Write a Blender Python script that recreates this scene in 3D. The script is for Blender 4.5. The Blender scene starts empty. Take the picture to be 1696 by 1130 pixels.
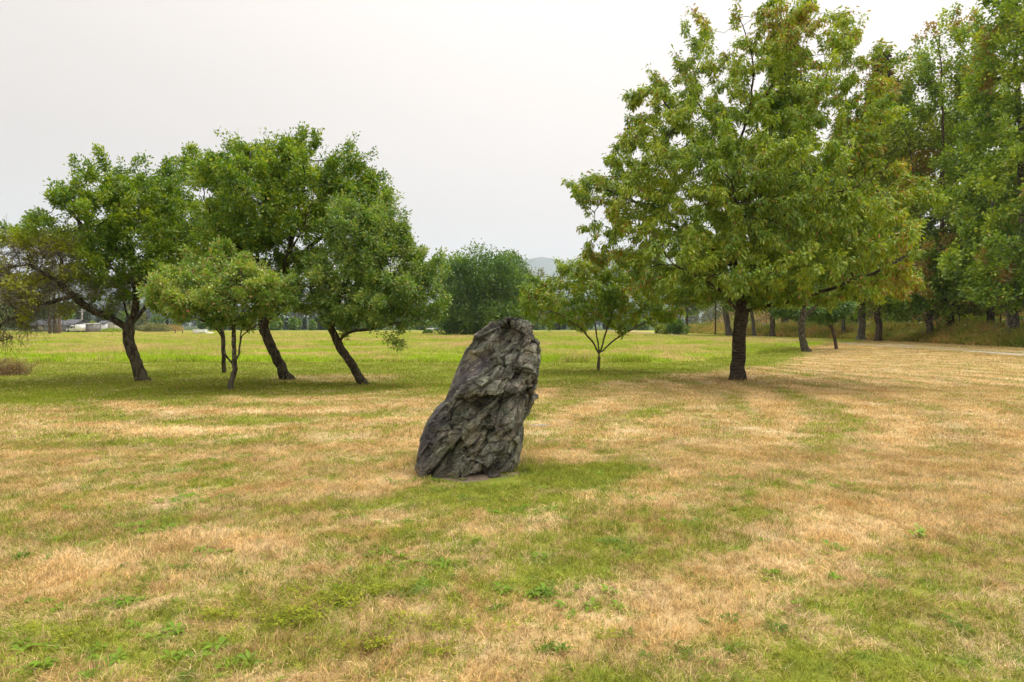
import bpy, math, random, time
import numpy as np
from mathutils import Vector

T0 = time.time()
scene = bpy.context.scene
R = math.radians

# ------------------------------------------------------------------ camera
FPX = 1131.0            # focal length in photo pixels (24 mm on 36 mm, 1696 px wide)
CAMH = 1.6
PITCH = math.atan(25 / FPX)     # horizon sits at photo row 540
cam_d = bpy.data.cameras.new('camera')
cam_d.lens = 24.0
cam_d.sensor_width = 36.0
cam_d.clip_end = 40000
cam_d.clip_start = 0.05
cam = bpy.data.objects.new('camera', cam_d)
cam.location = (0, 0, CAMH)
cam.rotation_euler = (math.pi / 2 - PITCH, 0, 0)
scene.collection.objects.link(cam)
scene.camera = cam

# ------------------------------------------------------------------ sky and sun
SUN_EL, SUN_AZ = R(60), R(48)       # azimuth measured from +y towards +x
world = bpy.data.worlds.new('World')
scene.world = world
world.use_nodes = True
wt = world.node_tree
for n in list(wt.nodes):
    wt.nodes.remove(n)
w_out = wt.nodes.new('ShaderNodeOutputWorld')
w_bg = wt.nodes.new('ShaderNodeBackground')
w_sky = wt.nodes.new('ShaderNodeTexSky')
w_sky.sky_type = 'NISHITA'
w_sky.sun_disc = False
w_sky.sun_elevation = SUN_EL
w_sky.sun_rotation = SUN_AZ
w_sky.dust_density = 6.0
w_sky.air_density = 1.0
w_tc = wt.nodes.new('ShaderNodeTexCoord')
w_sep = wt.nodes.new('ShaderNodeSeparateXYZ')
w_ramp = wt.nodes.new('ShaderNodeValToRGB')
w_map = wt.nodes.new('ShaderNodeMapping')
w_map.inputs['Scale'].default_value = (1, 1, 3)
w_noise = wt.nodes.new('ShaderNodeTexNoise')
w_noise.inputs['Scale'].default_value = 1.1
w_noise.inputs['Detail'].default_value = 2
w_nadd = wt.nodes.new('ShaderNodeMath')
w_nadd.operation = 'MULTIPLY_ADD'
w_nadd.inputs[1].default_value = 0.26
w_mix = wt.nodes.new('ShaderNodeMix')
w_mix.data_type = 'RGBA'
w_mix.inputs[0].default_value = 0.96
# smoke overcast: one flat sheet of high cloud, a little pink low down, brighter overhead
els = w_ramp.color_ramp.elements
els[0].position = 0.0
els[0].color = (4.75, 4.27, 3.98, 1)
els[1].position = 1.0
els[1].color = (14.2, 13.5, 13.0, 1)
e = els.new(0.20); e.color = (4.85, 4.28, 3.95, 1)
e = els.new(0.42); e.color = (5.3, 4.85, 4.55, 1)
e = els.new(0.60); e.color = (7.2, 6.85, 6.6, 1)
L = wt.links.new
L(w_tc.outputs['Generated'], w_sep.inputs[0])
L(w_tc.outputs['Generated'], w_map.inputs[0])
L(w_map.outputs[0], w_noise.inputs[0])
L(w_noise.outputs[0], w_nadd.inputs[0])
w_sub = wt.nodes.new('ShaderNodeMath'); w_sub.operation = 'SUBTRACT'; w_sub.inputs[1].default_value = 0.13
L(w_sep.outputs[2], w_sub.inputs[0])
L(w_sub.outputs[0], w_nadd.inputs[2])
L(w_nadd.outputs[0], w_ramp.inputs[0])
L(w_sky.outputs[0], w_mix.inputs[6])
w_dot = wt.nodes.new('ShaderNodeVectorMath'); w_dot.operation = 'DOT_PRODUCT'
w_dot.inputs[1].default_value = (math.sin(SUN_AZ) * math.cos(SUN_EL), math.cos(SUN_AZ) * math.cos(SUN_EL), math.sin(SUN_EL))
w_mr = wt.nodes.new('ShaderNodeMapRange'); w_mr.interpolation_type = 'SMOOTHSTEP'
w_mr.inputs[1].default_value = 0.1; w_mr.inputs[2].default_value = 1.0
w_mr.inputs[3].default_value = 0.97; w_mr.inputs[4].default_value = 1.55
w_scl = wt.nodes.new('ShaderNodeVectorMath'); w_scl.operation = 'SCALE'
L(w_tc.outputs['Generated'], w_dot.inputs[0])
L(w_dot.outputs['Value'], w_mr.inputs[0])
L(w_ramp.outputs[0], w_scl.inputs[0])
L(w_mr.outputs[0], w_scl.inputs['Scale'])
L(w_scl.outputs[0], w_mix.inputs[7])
L(w_mix.outputs[2], w_bg.inputs[0])
w_bg.inputs[1].default_value = 0.1
L(w_bg.outputs[0], w_out.inputs[0])

sun_d = bpy.data.lights.new('sun', 'SUN')
sun_d.energy = 1.5
sun_d.angle = R(16)
sun_d.color = (1.0, 0.95, 0.88)
sun = bpy.data.objects.new('sun', sun_d)
dx, dy, dz = math.sin(SUN_AZ) * math.cos(SUN_EL), math.cos(SUN_AZ) * math.cos(SUN_EL), math.sin(SUN_EL)
sun.rotation_euler = Vector((dx, dy, dz)).to_track_quat('Z', 'Y').to_euler()
sun.location = (0, 0, 60)
scene.collection.objects.link(sun)

scene.view_settings.view_transform = 'Standard'
scene.view_settings.look = 'None'
scene.view_settings.exposure = 0.70
scene.view_settings.gamma = 1.0
scene.view_settings.use_curve_mapping = False

cy = scene.cycles
cy.max_bounces = 7
cy.diffuse_bounces = 4
cy.glossy_bounces = 2
cy.transmission_bounces = 4
cy.transparent_max_bounces = 6
cy.volume_bounces = 1
cy.caustics_reflective = False
cy.caustics_refractive = False
cy.sample_clamp_indirect = 6.0

# ------------------------------------------------------------------ helpers
rng = np.random.default_rng(7)

def pt(px, py, Y):
    """World point seen at photo pixel (px, py) at distance Y along the view's ground direction."""
    a = (565 - py) / FPX
    c, s = math.cos(PITCH), math.sin(PITCH)
    # ray = (x, forward, up) rotated down by PITCH
    f = c + a * s
    u = a * c - s
    t = Y / f
    return np.array([(px - 848) / FPX * t, Y, CAMH + u * t])

def ground_Y(py):
    a = (565 - py) / FPX
    c, s = math.cos(PITCH), math.sin(PITCH)
    return -CAMH * (c + a * s) / (a * c - s)

def gpt(px, py):
    Y = ground_Y(py)
    p = pt(px, py, Y)
    p[2] = 0
    return p

def _hash(ix, iy, iz, seed):
    n = (ix * 374761393 + iy * 668265263 + iz * 2147483647 + seed * 1274126177) & 0xFFFFFFFF
    n = ((n ^ (n >> 13)) * 1274126177) & 0xFFFFFFFF
    n = ((n ^ (n >> 16)) * 2246822519) & 0xFFFFFFFF
    return ((n ^ (n >> 15)) & 0xFFFFFF) / float(0xFFFFFF)

def vnoise(p, seed=0):
    p = np.asarray(p, float)
    i = np.floor(p).astype(np.int64)
    f = p - i
    f = f * f * f * (f * (f * 6 - 15) + 10)
    out = 0
    for dx_ in (0, 1):
        for dy_ in (0, 1):
            for dz_ in (0, 1):
                w = (f[..., 0] if dx_ else 1 - f[..., 0]) * (f[..., 1] if dy_ else 1 - f[..., 1]) * (f[..., 2] if dz_ else 1 - f[..., 2])
                out = out + w * _hash(i[..., 0] + dx_, i[..., 1] + dy_, i[..., 2] + dz_, seed)
    return out            # 0..1

def fbm(p, oct=4, seed=0, rough=0.5):
    s, a, t = 0, 1.0, 0
    for k in range(oct):
        s = s + a * vnoise(p * (2.03 ** k) + 17.3 * k, seed + k)
        t += a
        a *= rough
    return s / t

def voronoi(p, seed=0):
    """distance to nearest and second nearest feature, and cell id"""
    p = np.asarray(p, float)
    i = np.floor(p).astype(np.int64)
    d1 = np.full(len(p), 9.0); d2 = np.full(len(p), 9.0); cid = np.zeros(len(p))
    for a in (-1, 0, 1):
        for b in (-1, 0, 1):
            for c in (-1, 0, 1):
                j = i + np.array([a, b, c])
                q = j + np.stack([_hash(j[:, 0], j[:, 1], j[:, 2], seed + s) for s in (1, 2, 3)], 1)
                d = np.linalg.norm(p - q, axis=1)
                h = _hash(j[:, 0], j[:, 1], j[:, 2], seed + 9)
                m = d < d1
                d2 = np.where(m, d1, np.minimum(d2, d))
                cid = np.where(m, h, cid)
                d1 = np.where(m, d, d1)
    return d1, d2, cid

def mesh_np(name, verts, faces, mat=None, smooth=False, attrs=None):
    """faces: (N,3) or (N,4) int array, or list of such arrays"""
    me = bpy.data.meshes.new(name)
    fl = faces if isinstance(faces, list) else [faces]
    fl = [f for f in fl if len(f)]
    verts = np.asarray(verts, np.float32)
    idx = np.concatenate([f.reshape(-1) for f in fl]).astype(np.int32)
    tot = np.concatenate([np.full(len(f), f.shape[1]) for f in fl]).astype(np.int32)
    start = np.concatenate([[0], np.cumsum(tot)[:-1]]).astype(np.int32)
    me.vertices.add(len(verts))
    me.vertices.foreach_set('co', verts.reshape(-1))
    me.loops.add(len(idx))
    me.loops.foreach_set('vertex_index', idx)
    me.polygons.add(len(tot))
    me.polygons.foreach_set('loop_start', start)
    me.polygons.foreach_set('loop_total', tot)
    if smooth:
        me.polygons.foreach_set('use_smooth', np.ones(len(tot), bool))
    me.update(calc_edges=True)
    if attrs:
        for k, v in attrs.items():
            at = me.attributes.new(k, 'FLOAT', 'POINT')
            at.data.foreach_set('value', np.asarray(v, np.float32))
    if mat:
        me.materials.append(mat)
    return me

def link(name, me, parent=None, loc=None):
    o = bpy.data.objects.new(name, me)
    scene.collection.objects.link(o)
    if parent:
        o.parent = parent
    if loc is not None:
        o.location = loc
    return o

def thing(name, label, cat, loc=(0, 0, 0), rz=0, group=None, me=None):
    o = bpy.data.objects.new(name, me)
    scene.collection.objects.link(o)
    o.location = [float(v) for v in loc]
    o.rotation_euler = (0, 0, rz)
    o['label'] = label
    o['category'] = cat
    if group:
        o['group'] = group
    return o

class Geo:
    """collects boxes / tubes / prisms into one mesh"""
    def __init__(s):
        s.v, s.f4, s.f3, s.n = [], [], [], 0
    def add(s, v, f4=None, f3=None):
        if f4 is not None and len(f4): s.f4.append(np.asarray(f4) + s.n)
        if f3 is not None and len(f3): s.f3.append(np.asarray(f3) + s.n)
        s.v.append(np.asarray(v, float)); s.n += len(v)
    def box(s, x0, x1, y0, y1, z0, z1):
        v = [(x, y, z) for x in (x0, x1) for y in (y0, y1) for z in (z0, z1)]
        s.add(v, [(0, 1, 3, 2), (4, 6, 7, 5), (0, 4, 5, 1), (2, 3, 7, 6), (0, 2, 6, 4), (1, 5, 7, 3)])
    def prism(s, prof, x0, x1):
        """profile in y,z extruded along x"""
        n = len(prof)
        v = [(x0, a, b) for a, b in prof] + [(x1, a, b) for a, b in prof]
        s.add(v, [(i, (i + 1) % n, n + (i + 1) % n, n + i) for i in range(n)],
              [(0, i + 1, i) for i in range(1, n - 1)] + [(n, n + i, n + i + 1) for i in range(1, n - 1)])
    def tube(s, pts, radii, n=8, cap=True):
        v, f4, f3 = tube_np(np.asarray(pts, float), np.asarray(radii, float), n)
        s.add(v, f4, f3)
    def mesh(s, name, mat=None, smooth=False):
        return mesh_np(name, np.concatenate(s.v), [np.concatenate(x) for x in (s.f4, s.f3) if x], mat, smooth)

def tube_np(P, rad, n):
    m = len(P)
    T = np.gradient(P, axis=0)
    T /= np.linalg.norm(T, axis=1)[:, None] + 1e-9
    mean = T.mean(0)
    ref = np.array([0, 0, 1.0]) if abs(mean[2]) < 0.6 else np.array([0.9, 0.43, 0.0])
    U = np.cross(T, ref); U /= np.linalg.norm(U, axis=1)[:, None] + 1e-9
    V = np.cross(T, U)
    a = np.linspace(0, 2 * math.pi, n, endpoint=False)
    ring = U[:, None, :] * np.cos(a)[None, :, None] + V[:, None, :] * np.sin(a)[None, :, None]
    v = (P[:, None, :] + ring * rad[:, None, None]).reshape(-1, 3)
    i = np.arange(m - 1)[:, None] * n
    j = np.arange(n)[None, :]
    jn = (j + 1) % n
    f4 = np.stack([i + j, i + jn, i + n + jn, i + n + j], -1).reshape(-1, 4)
    v = np.concatenate([v, P[-1:]])
    k = len(v) - 1
    b = (m - 1) * n
    f3 = np.array([(b + q, b + (q + 1) % n, k) for q in range(n)])
    return v, f4, f3

# ------------------------------------------------------------------ node helper
class NT:
    def __init__(s, tree):
        s.t = tree
    def node(s, typ, **kw):
        n = s.t.nodes.new(typ)
        for k, v in kw.items():
            setattr(n, k, v)
        return n
    def put(s, sock, v):
        if v is None: return
        if isinstance(v, bpy.types.NodeSocket): s.t.links.new(v, sock)
        else:
            if hasattr(sock.default_value, '__len__') and len(sock.default_value) == 4 and len(v) == 3: v = (*v, 1)
            sock.default_value = v
    def m(s, op, a, b=None, c=None, clamp=False):
        n = s.node('ShaderNodeMath', operation=op, use_clamp=clamp)
        for i, v in enumerate((a, b, c)):
            if v is not None: s.put(n.inputs[i], v)
        return n.outputs[0]
    def vm(s, op, a, b=None, scale=None):
        n = s.node('ShaderNodeVectorMath', operation=op)
        s.put(n.inputs[0], a)
        if b is not None: s.put(n.inputs[1], b)
        if scale is not None: s.put(n.inputs['Scale'], scale)
        return n.outputs['Value'] if op in ('LENGTH', 'DISTANCE', 'DOT_PRODUCT') else n.outputs[0]
    def noise(s, vec, scale, detail=3, rough=0.5, dist=0.0, col=False):
        n = s.node('ShaderNodeTexNoise')
        s.put(n.inputs['Vector'], vec)
        n.inputs['Scale'].default_value = scale
        n.inputs['Detail'].default_value = detail
        n.inputs['Roughness'].default_value = rough
        n.inputs['Distortion'].default_value = dist
        return n.outputs['Color' if col else 0]
    def vor(s, vec, scale, feature='F1', rnd=1.0):
        n = s.node('ShaderNodeTexVoronoi', feature=feature)
        s.put(n.inputs['Vector'], vec)
        n.inputs['Scale'].default_value = scale
        n.inputs['Randomness'].default_value = rnd
        return n.outputs[0]
    def ramp(s, fac, stops, interp='LINEAR'):
        n = s.node('ShaderNodeValToRGB')
        n.color_ramp.interpolation = interp
        el = n.color_ramp.elements
        while len(el) < len(stops): el.new(0.5)
        for e_, (p, c) in zip(el, stops):
            e_.position = p
            e_.color = (*c, 1) if len(c) == 3 else c
        s.put(n.inputs[0], fac)
        return n.outputs[0]
    def step(s, x, a, b):
        n = s.node('ShaderNodeMapRange', interpolation_type='SMOOTHSTEP')
        s.put(n.inputs[0], x)
        n.inputs[1].default_value = a; n.inputs[2].default_value = b
        return n.outputs[0]
    def mix(s, f, a, b, blend='MIX'):
        n = s.node('ShaderNodeMix', data_type='RGBA', blend_type=blend)
        s.put(n.inputs[0], f); s.put(n.inputs[6], a); s.put(n.inputs[7], b)
        return n.outputs[2]
    def comb(s, x, y, z):
        n = s.node('ShaderNodeCombineXYZ')
        s.put(n.inputs[0], x); s.put(n.inputs[1], y); s.put(n.inputs[2], z)
        return n.outputs[0]
    def sep(s, v):
        n = s.node('ShaderNodeSeparateXYZ'); s.put(n.inputs[0], v); return n.outputs
    def attr(s, name):
        n = s.node('ShaderNodeAttribute'); n.attribute_name = name; return n.outputs['Fac']
    def geo(s, out='Position'):
        return s.node('ShaderNodeNewGeometry').outputs[out]
    def obj(s):
        return s.node('ShaderNodeTexCoord').outputs['Object']
    def bump(s, h, strength=0.5, dist=0.02, normal=None):
        n = s.node('ShaderNodeBump')
        n.inputs['Strength'].default_value = strength
        n.inputs['Distance'].default_value = dist
        s.put(n.inputs['Height'], h)
        if normal is not None: s.put(n.inputs['Normal'], normal)
        return n.outputs[0]

def new_mat(name):
    m = bpy.data.materials.new(name)
    m.use_nodes = True
    m.node_tree.nodes.clear()
    return m, NT(m.node_tree)

def out(N, shader):
    o = N.node('ShaderNodeOutputMaterial')
    N.t.links.new(shader, o.inputs[0])

def principled(N, col, rough=0.8, normal=None, spec=0.3, metallic=0.0, **kw):
    p = N.node('ShaderNodeBsdfPrincipled')
    N.put(p.inputs['Base Color'], col)
    N.put(p.inputs['Roughness'], rough)
    p.inputs['Specular IOR Level'].default_value = spec
    p.inputs['Metallic'].default_value = metallic
    if normal is not None: N.put(p.inputs['Normal'], normal)
    for k, v in kw.items(): N.put(p.inputs[k], v)
    return p.outputs[0]

def flat_mat(name, col, rough=0.7, var=0.12, scale=6.0, metallic=0.0, bump=0.0):
    m, N = new_mat(name)
    n = N.noise(N.obj(), scale, 4, 0.6)
    c = N.mix(n, tuple(v * (1 - var) for v in col), tuple(min(1, v * (1 + var)) for v in col))
    out(N, principled(N, c, rough, N.bump(n, bump, 0.02) if bump else None, metallic=metallic))
    return m

def leaf_mat(name, cols, tip=None, trans=0.30, rough=0.42, hue_noise=0.35, gloss=0.06):
    """cols: three leaf greens dark->light; tip: colour for leaves whose 'tip' attribute is high"""
    m, N = new_mat(name)
    r = N.attr('rnd')
    n = N.noise(N.obj(), hue_noise, 2, 0.5)
    n2 = N.noise(N.obj(), hue_noise * 3.5, 2, 0.5)
    f = N.m('ADD', N.m('MULTIPLY', r, 0.55), N.m('MULTIPLY', N.m('SUBTRACT', n, 0.5), 1.3))
    f = N.m('ADD', f, N.m('MULTIPLY', N.m('SUBTRACT', n2, 0.5), 1.1))
    f = N.m('ADD', f, 0.25, clamp=True)
    c = N.ramp(f, [(0.0, cols[0]), (0.5, cols[1]), (1.0, cols[2])])
    if tip:
        c = N.mix(N.attr('tip'), c, tip)
    d = N.node('ShaderNodeBsdfDiffuse'); N.put(d.inputs[0], c)
    t = N.node('ShaderNodeBsdfTranslucent')
    N.put(t.inputs[0], N.mix(1.0, c, (1.6, 1.5, 0.5), 'MULTIPLY'))
    g = N.node('ShaderNodeBsdfGlossy'); g.inputs['Roughness'].default_value = rough
    N.put(g.inputs[0], (0.8, 0.8, 0.8))
    a = N.node('ShaderNodeMixShader'); a.inputs[0].default_value = trans
    N.t.links.new(d.outputs[0], a.inputs[1]); N.t.links.new(t.outputs[0], a.inputs[2])
    b = N.node('ShaderNodeMixShader'); b.inputs[0].default_value = gloss
    N.t.links.new(a.outputs[0], b.inputs[1]); N.t.links.new(g.outputs[0], b.inputs[2])
    out(N, b.outputs[0])
    return m

def bark_mat(name, dark, light, lichen=None, lich_amt=0.55, bands=False, scale=1.0):
    m, N = new_mat(name)
    p = N.obj()
    v = N.vm('MULTIPLY', p, (1, 1, 0.22) if not bands else (0.3, 0.3, 3.0))
    n1 = N.noise(v, 14 * scale, 5, 0.65)
    n2 = N.noise(p, 5 * scale, 4, 0.6)
    c = N.mix(N.step(n1, 0.38, 0.60), dark, light)
    n9 = N.noise(v, 34 * scale, 4, 0.7)
    c = N.mix(N.m('MULTIPLY', N.step(n9, 0.52, 0.66), 0.6), c, tuple(min(1, x * 1.9) for x in light))
    c = N.mix(N.m('MULTIPLY', N.step(n2, 0.5, 0.7), 0.5), c, tuple(x * 0.6 for x in dark))
    if lichen:
        n3 = N.noise(p, 11 * scale, 4, 0.7)
        c = N.mix(N.m('MULTIPLY', N.step(n3, lich_amt, lich_amt + 0.06), 0.8), c, lichen)
    out(N, principled(N, c, 0.9, N.bump(n1, 0.9, 0.03), 0.15))
    return m

# ------------------------------------------------------------------ lawn colour (shared by soil sheet and blades)
def build_lawn_group():
    g = bpy.data.node_groups.new('lawn_colour', 'ShaderNodeTree')
    for nm in ('Green', 'Field'):
        g.interface.new_socket(nm, in_out='OUTPUT', socket_type='NodeSocketFloat')
    for nm in ('Straw', 'Grass'):
        g.interface.new_socket(nm, in_out='OUTPUT', socket_type='NodeSocketColor')
    N = NT(g)
    o = N.node('NodeGroupOutput')
    pos = N.geo('Position')
    s = N.sep(pos)
    x, y = s[0], s[1]
    flat = N.comb(x, y, 0.0)
    # mowing rounds: rings about a point between the trees
    qx, qy = N.m('ADD', x, 5.0), N.m('MULTIPLY', N.m('SUBTRACT', y, 18.0), 0.78)
    r = N.m('SQRT', N.m('ADD', N.m('MULTIPLY', qx, qx), N.m('MULTIPLY', qy, qy)))
    th = N.m('ARCTAN2', qx, N.m('MULTIPLY', qy, -1.0))
    wob = N.m('MULTIPLY', N.m('SUBTRACT', N.noise(flat, 0.25, 2), 0.5), 2.2)
    rr = N.m('ADD', r, wob)
    polar = N.comb(rr, N.m('MULTIPLY', th, 3.2), 0.0)
    n1 = N.noise(polar, 0.95, 3, 0.55)
    n2 = N.noise(flat, 0.33, 4, 0.6)
    n3 = N.noise(flat, 1.9, 4, 0.65, 0.4)
    n4 = N.noise(flat, 0.11, 2, 0.5)
    def c(n, k): return N.m('MULTIPLY', N.m('SUBTRACT', n, 0.5), k)
    n5 = N.noise(flat, 5.5, 4, 0.7, 0.5)
    ri = N.m('ADD', r, N.m('MULTIPLY', N.m('SUBTRACT', N.noise(flat, 0.5, 3), 0.5), 1.6))
    stripe = N.m('MULTIPLY', N.m('SINE', N.m('MULTIPLY', ri, 3.9)), N.step(N.noise(flat, .22, 2), .35, .6))
    lawn = N.m('ADD', N.m('ADD', c(n1, 1.0), c(n2, 0.7)), N.m('ADD', N.m('ADD', c(n3, 1.9), c(n5, 1.6)), N.m('ADD', 0.35, N.m('MULTIPLY', stripe, 0.34))))
    # greener near the camera on the left half, drier to the right
    near = N.m('MULTIPLY', N.step(y, 6.3, 3.2), N.step(x, 2.2, -0.5))
    lawn = N.m('ADD', lawn, N.m('MULTIPLY', near, 0.15))
    lawn = N.m('SUBTRACT', lawn, N.m('MULTIPLY', N.step(x, 1.0, 6.5), 0.20))
    # greener ring by the stone
    dr = N.vm('DISTANCE', flat, (0.1, 6.45, 0))
    lawn = N.m('ADD', lawn, N.m('MULTIPLY', N.step(dr, 1.25, 0.35), 0.5))
    dr2 = N.vm('DISTANCE', flat, (1.0, 7.1, 0))
    lawn = N.m('ADD', lawn, N.m('MULTIPLY', N.step(dr2, 0.9, 0.2), 0.4))
    # greener belt below the trees
    xp = N.m('MAXIMUM', x, 0.0)
    edge = N.m('ADD', N.m('ADD', 17.2, N.m('MULTIPLY', x, 0.47)), N.m('MULTIPLY', N.m('MULTIPLY', xp, xp), 0.05))
    dd = N.m('ADD', N.m('SUBTRACT', y, edge), N.m('ADD', c(n2, 5.0), c(n4, 4.0)))
    belt = N.step(dd, -1.6, 1.8)
    dryspot = N.m('MAXIMUM', N.step(N.vm('DISTANCE', flat, (-5.2, 21.0, 0)), 3.0, 1.0),
                  N.step(N.vm('DISTANCE', flat, (6.6, 20.6, 0)), 1.9, 0.6))
    beltg = N.m('SUBTRACT', N.m('ADD', 0.86, N.m('ADD', c(n1, 0.7), c(n3, 0.5))), N.m('MULTIPLY', dryspot, 0.45))
    lawn = N.m('ADD', N.m('MULTIPLY', lawn, N.m('SUBTRACT', 1.0, belt)), N.m('MULTIPLY', beltg, belt), clamp=True)
    # uncut field
    bound = N.m('MAXIMUM', 30.2, N.m('ADD', 31.0, N.m('MULTIPLY', N.m('SUBTRACT', x, 8.6), 1.45)))
    fd = N.m('ADD', N.m('SUBTRACT', y, bound), c(N.noise(flat, 0.6, 3), .5))
    field = N.step(fd, -0.1, 0.15)
    fn = N.noise(N.comb(N.m('MULTIPLY', x, 0.6), y, 0.0), 0.10, 5, 0.68, 0.6)
    fn2 = N.noise(flat, 0.45, 4, 0.65)
    fg = N.m('ADD', N.m('ADD', c(fn, 4.2), c(fn2, 3.4)), 0.50)
    fg = N.m('ADD', fg, N.m('MULTIPLY', N.step(fd, 7.0, 0.0), 0.35), clamp=True)
    green = N.m('ADD', N.m('MULTIPLY', lawn, N.m('SUBTRACT', 1.0, field)), N.m('MULTIPLY', fg, field))
    # colours
    hue = N.noise(flat, 1.4, 5, 0.72)
    straw = N.ramp(hue, [(0.32, (0.46, 0.30, 0.11)), (0.5, (0.58, 0.425, 0.205)), (0.68, (0.71, 0.56, 0.33))])
    straw = N.vm('SCALE', straw, scale=N.m('SUBTRACT', 1.0, N.m('MULTIPLY', stripe, 0.13)))
    straw = N.mix(N.m('MULTIPLY', field, 0.75), straw, (0.56, 0.45, 0.19))
    grass = N.ramp(N.noise(flat, 3.0, 4, 0.7), [(0.3, (0.23, 0.27, 0.04)), (0.5, (0.31, 0.33, 0.05)), (0.72, (0.18, 0.28, 0.045))])
    grass = N.mix(N.m('MULTIPLY', belt, 0.8), grass, (0.235, 0.285, 0.028))
    grass = N.mix(field, grass, (0.34, 0.46, 0.03))
    for nm, v in (('Green', green), ('Field', field), ('Straw', straw), ('Grass', grass)):
        N.t.links.new(v, o.inputs[nm])
    return g

LAWN = build_lawn_group()

def lawn_nodes(N):
    n = N.node('ShaderNodeGroup')
    n.node_tree = LAWN
    return n.outputs

def mat_ground():
    m, N = new_mat('lawn_ground')
    o = lawn_nodes(N)
    pos = N.geo('Position')
    fine = N.noise(pos, 9.0, 5, 0.75)
    fine2 = N.noise(pos, 38.0, 3, 0.7)
    g = N.m('ADD', o['Green'], N.m('ADD', N.m('MULTIPLY', N.m('SUBTRACT', fine, 0.5), 1.3), N.m('MULTIPLY', N.m('SUBTRACT', fine2, 0.5), 0.9)), clamp=True)
    g = N.step(g, 0.15, 0.85)
    c = N.mix(g, o['Straw'], o['Grass'])
    c = N.vm('SCALE', c, scale=0.78)
    far = N.step(N.sep(pos)[1], 225, 245)
    c = N.mix(far, c, (0.06, 0.085, 0.03))
    c = N.mix(N.m('MULTIPLY', N.step(N.noise(pos, 22.0, 4, 0.7), 0.56, 0.68), 0.45), c, (0.10, 0.075, 0.035))
    out(N, principled(N, c, 0.95, N.bump(N.m('ADD', fine, fine2), 0.6, 0.05), 0.05))
    return m

def mat_blade(field=False):
    m, N = new_mat('grass_blade')
    o = lawn_nodes(N)
    r = N.attr('rnd')
    r2 = N.attr('rnd2')
    oi = N.node('ShaderNodeObjectInfo').outputs['Random']
    gg = N.m('ADD', N.m('MULTIPLY', o['Green'], 1.25), N.m('ADD', -0.12, N.m('MULTIPLY', N.m('SUBTRACT', oi, .5), .5)))
    fp = N.geo()
    sp = N.sep(fp)
    fp2 = N.comb(sp[0], sp[1], 0.0)
    gg = N.m('ADD', gg, N.m('MULTIPLY', N.m('SUBTRACT', N.noise(fp2, 8.0, 3, .7), .5), 1.5))
    g = N.m('MULTIPLY', N.m('GREATER_THAN', gg, r), 1.0)
    oi2 = N.m('FRACT', N.m('MULTIPLY', oi, 17.3))
    v = N.m('MULTIPLY', N.m('ADD', 0.50, N.m('MULTIPLY', r2, 0.95)), N.m('ADD', N.m('ADD', .82, N.m('MULTIPLY', oi2, .30)), N.m('MULTIPLY', N.m('SUBTRACT', N.noise(fp2, 17.0, 3, .7), .5), 1.3)))
    c = N.mix(g, o['Straw'], o['Grass'])
    c = N.vm('SCALE', c, scale=N.m('MULTIPLY', v, 1.12))
    d = N.node('ShaderNodeBsdfDiffuse'); N.put(d.inputs[0], c)
    t = N.node('ShaderNodeBsdfTranslucent'); N.put(t.inputs[0], c)
    a = N.node('ShaderNodeMixShader'); a.inputs[0].default_value = 0.35
    N.t.links.new(d.outputs[0], a.inputs[1]); N.t.links.new(t.outputs[0], a.inputs[2])
    out(N, a.outputs[0])
    return m

M_GROUND, M_BLADE = mat_ground(), mat_blade()

# ------------------------------------------------------------------ ground sheet
def ground_z(x, y):
    p = np.stack([np.asarray(x, float) * 0.16, np.asarray(y, float) * 0.16, np.zeros_like(np.asarray(x, float))], -1)
    d = np.hypot(x, y)
    return (vnoise(p, 5) - 0.5) * 0.07 * np.clip((d - 2) / 5, 0, 1) * np.clip((300 - d) / 100, 0, 1)

def build_ground():
    # polar-ish grid: fine near the camera, coarse to the horizon
    rad = np.concatenate([[0], np.geomspace(0.8, 9600, 270)])
    na = 240
    ang = np.linspace(0, 2 * math.pi, na, endpoint=False)
    Rr, A = np.meshgrid(rad[1:], ang, indexing='ij')
    x, y = Rr * np.sin(A), Rr * np.cos(A)
    z = ground_z(x, y)
    v = np.stack([x, y, z], -1).reshape(-1, 3)
    v = np.concatenate([v, [[0, 0, 0]]])
    n = len(rad) - 1
    i = np.arange(n - 1)[:, None] * na
    j = np.arange(na)[None, :]; jn = (j + 1) % na
    f = np.stack([i + j, i + na + j, i + na + jn, i + jn], -1).reshape(-1, 4)
    c = len(v) - 1
    f3 = np.array([(c, q, (q + 1) % na) for q in range(na)])
    me = mesh_np('lawn', v, [f, f3[:, [0, 2, 1]][:, [0, 2, 1]]], M_GROUND, True)
    o = link('lawn', me)
    o['kind'] = 'structure'
build_ground()

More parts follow.
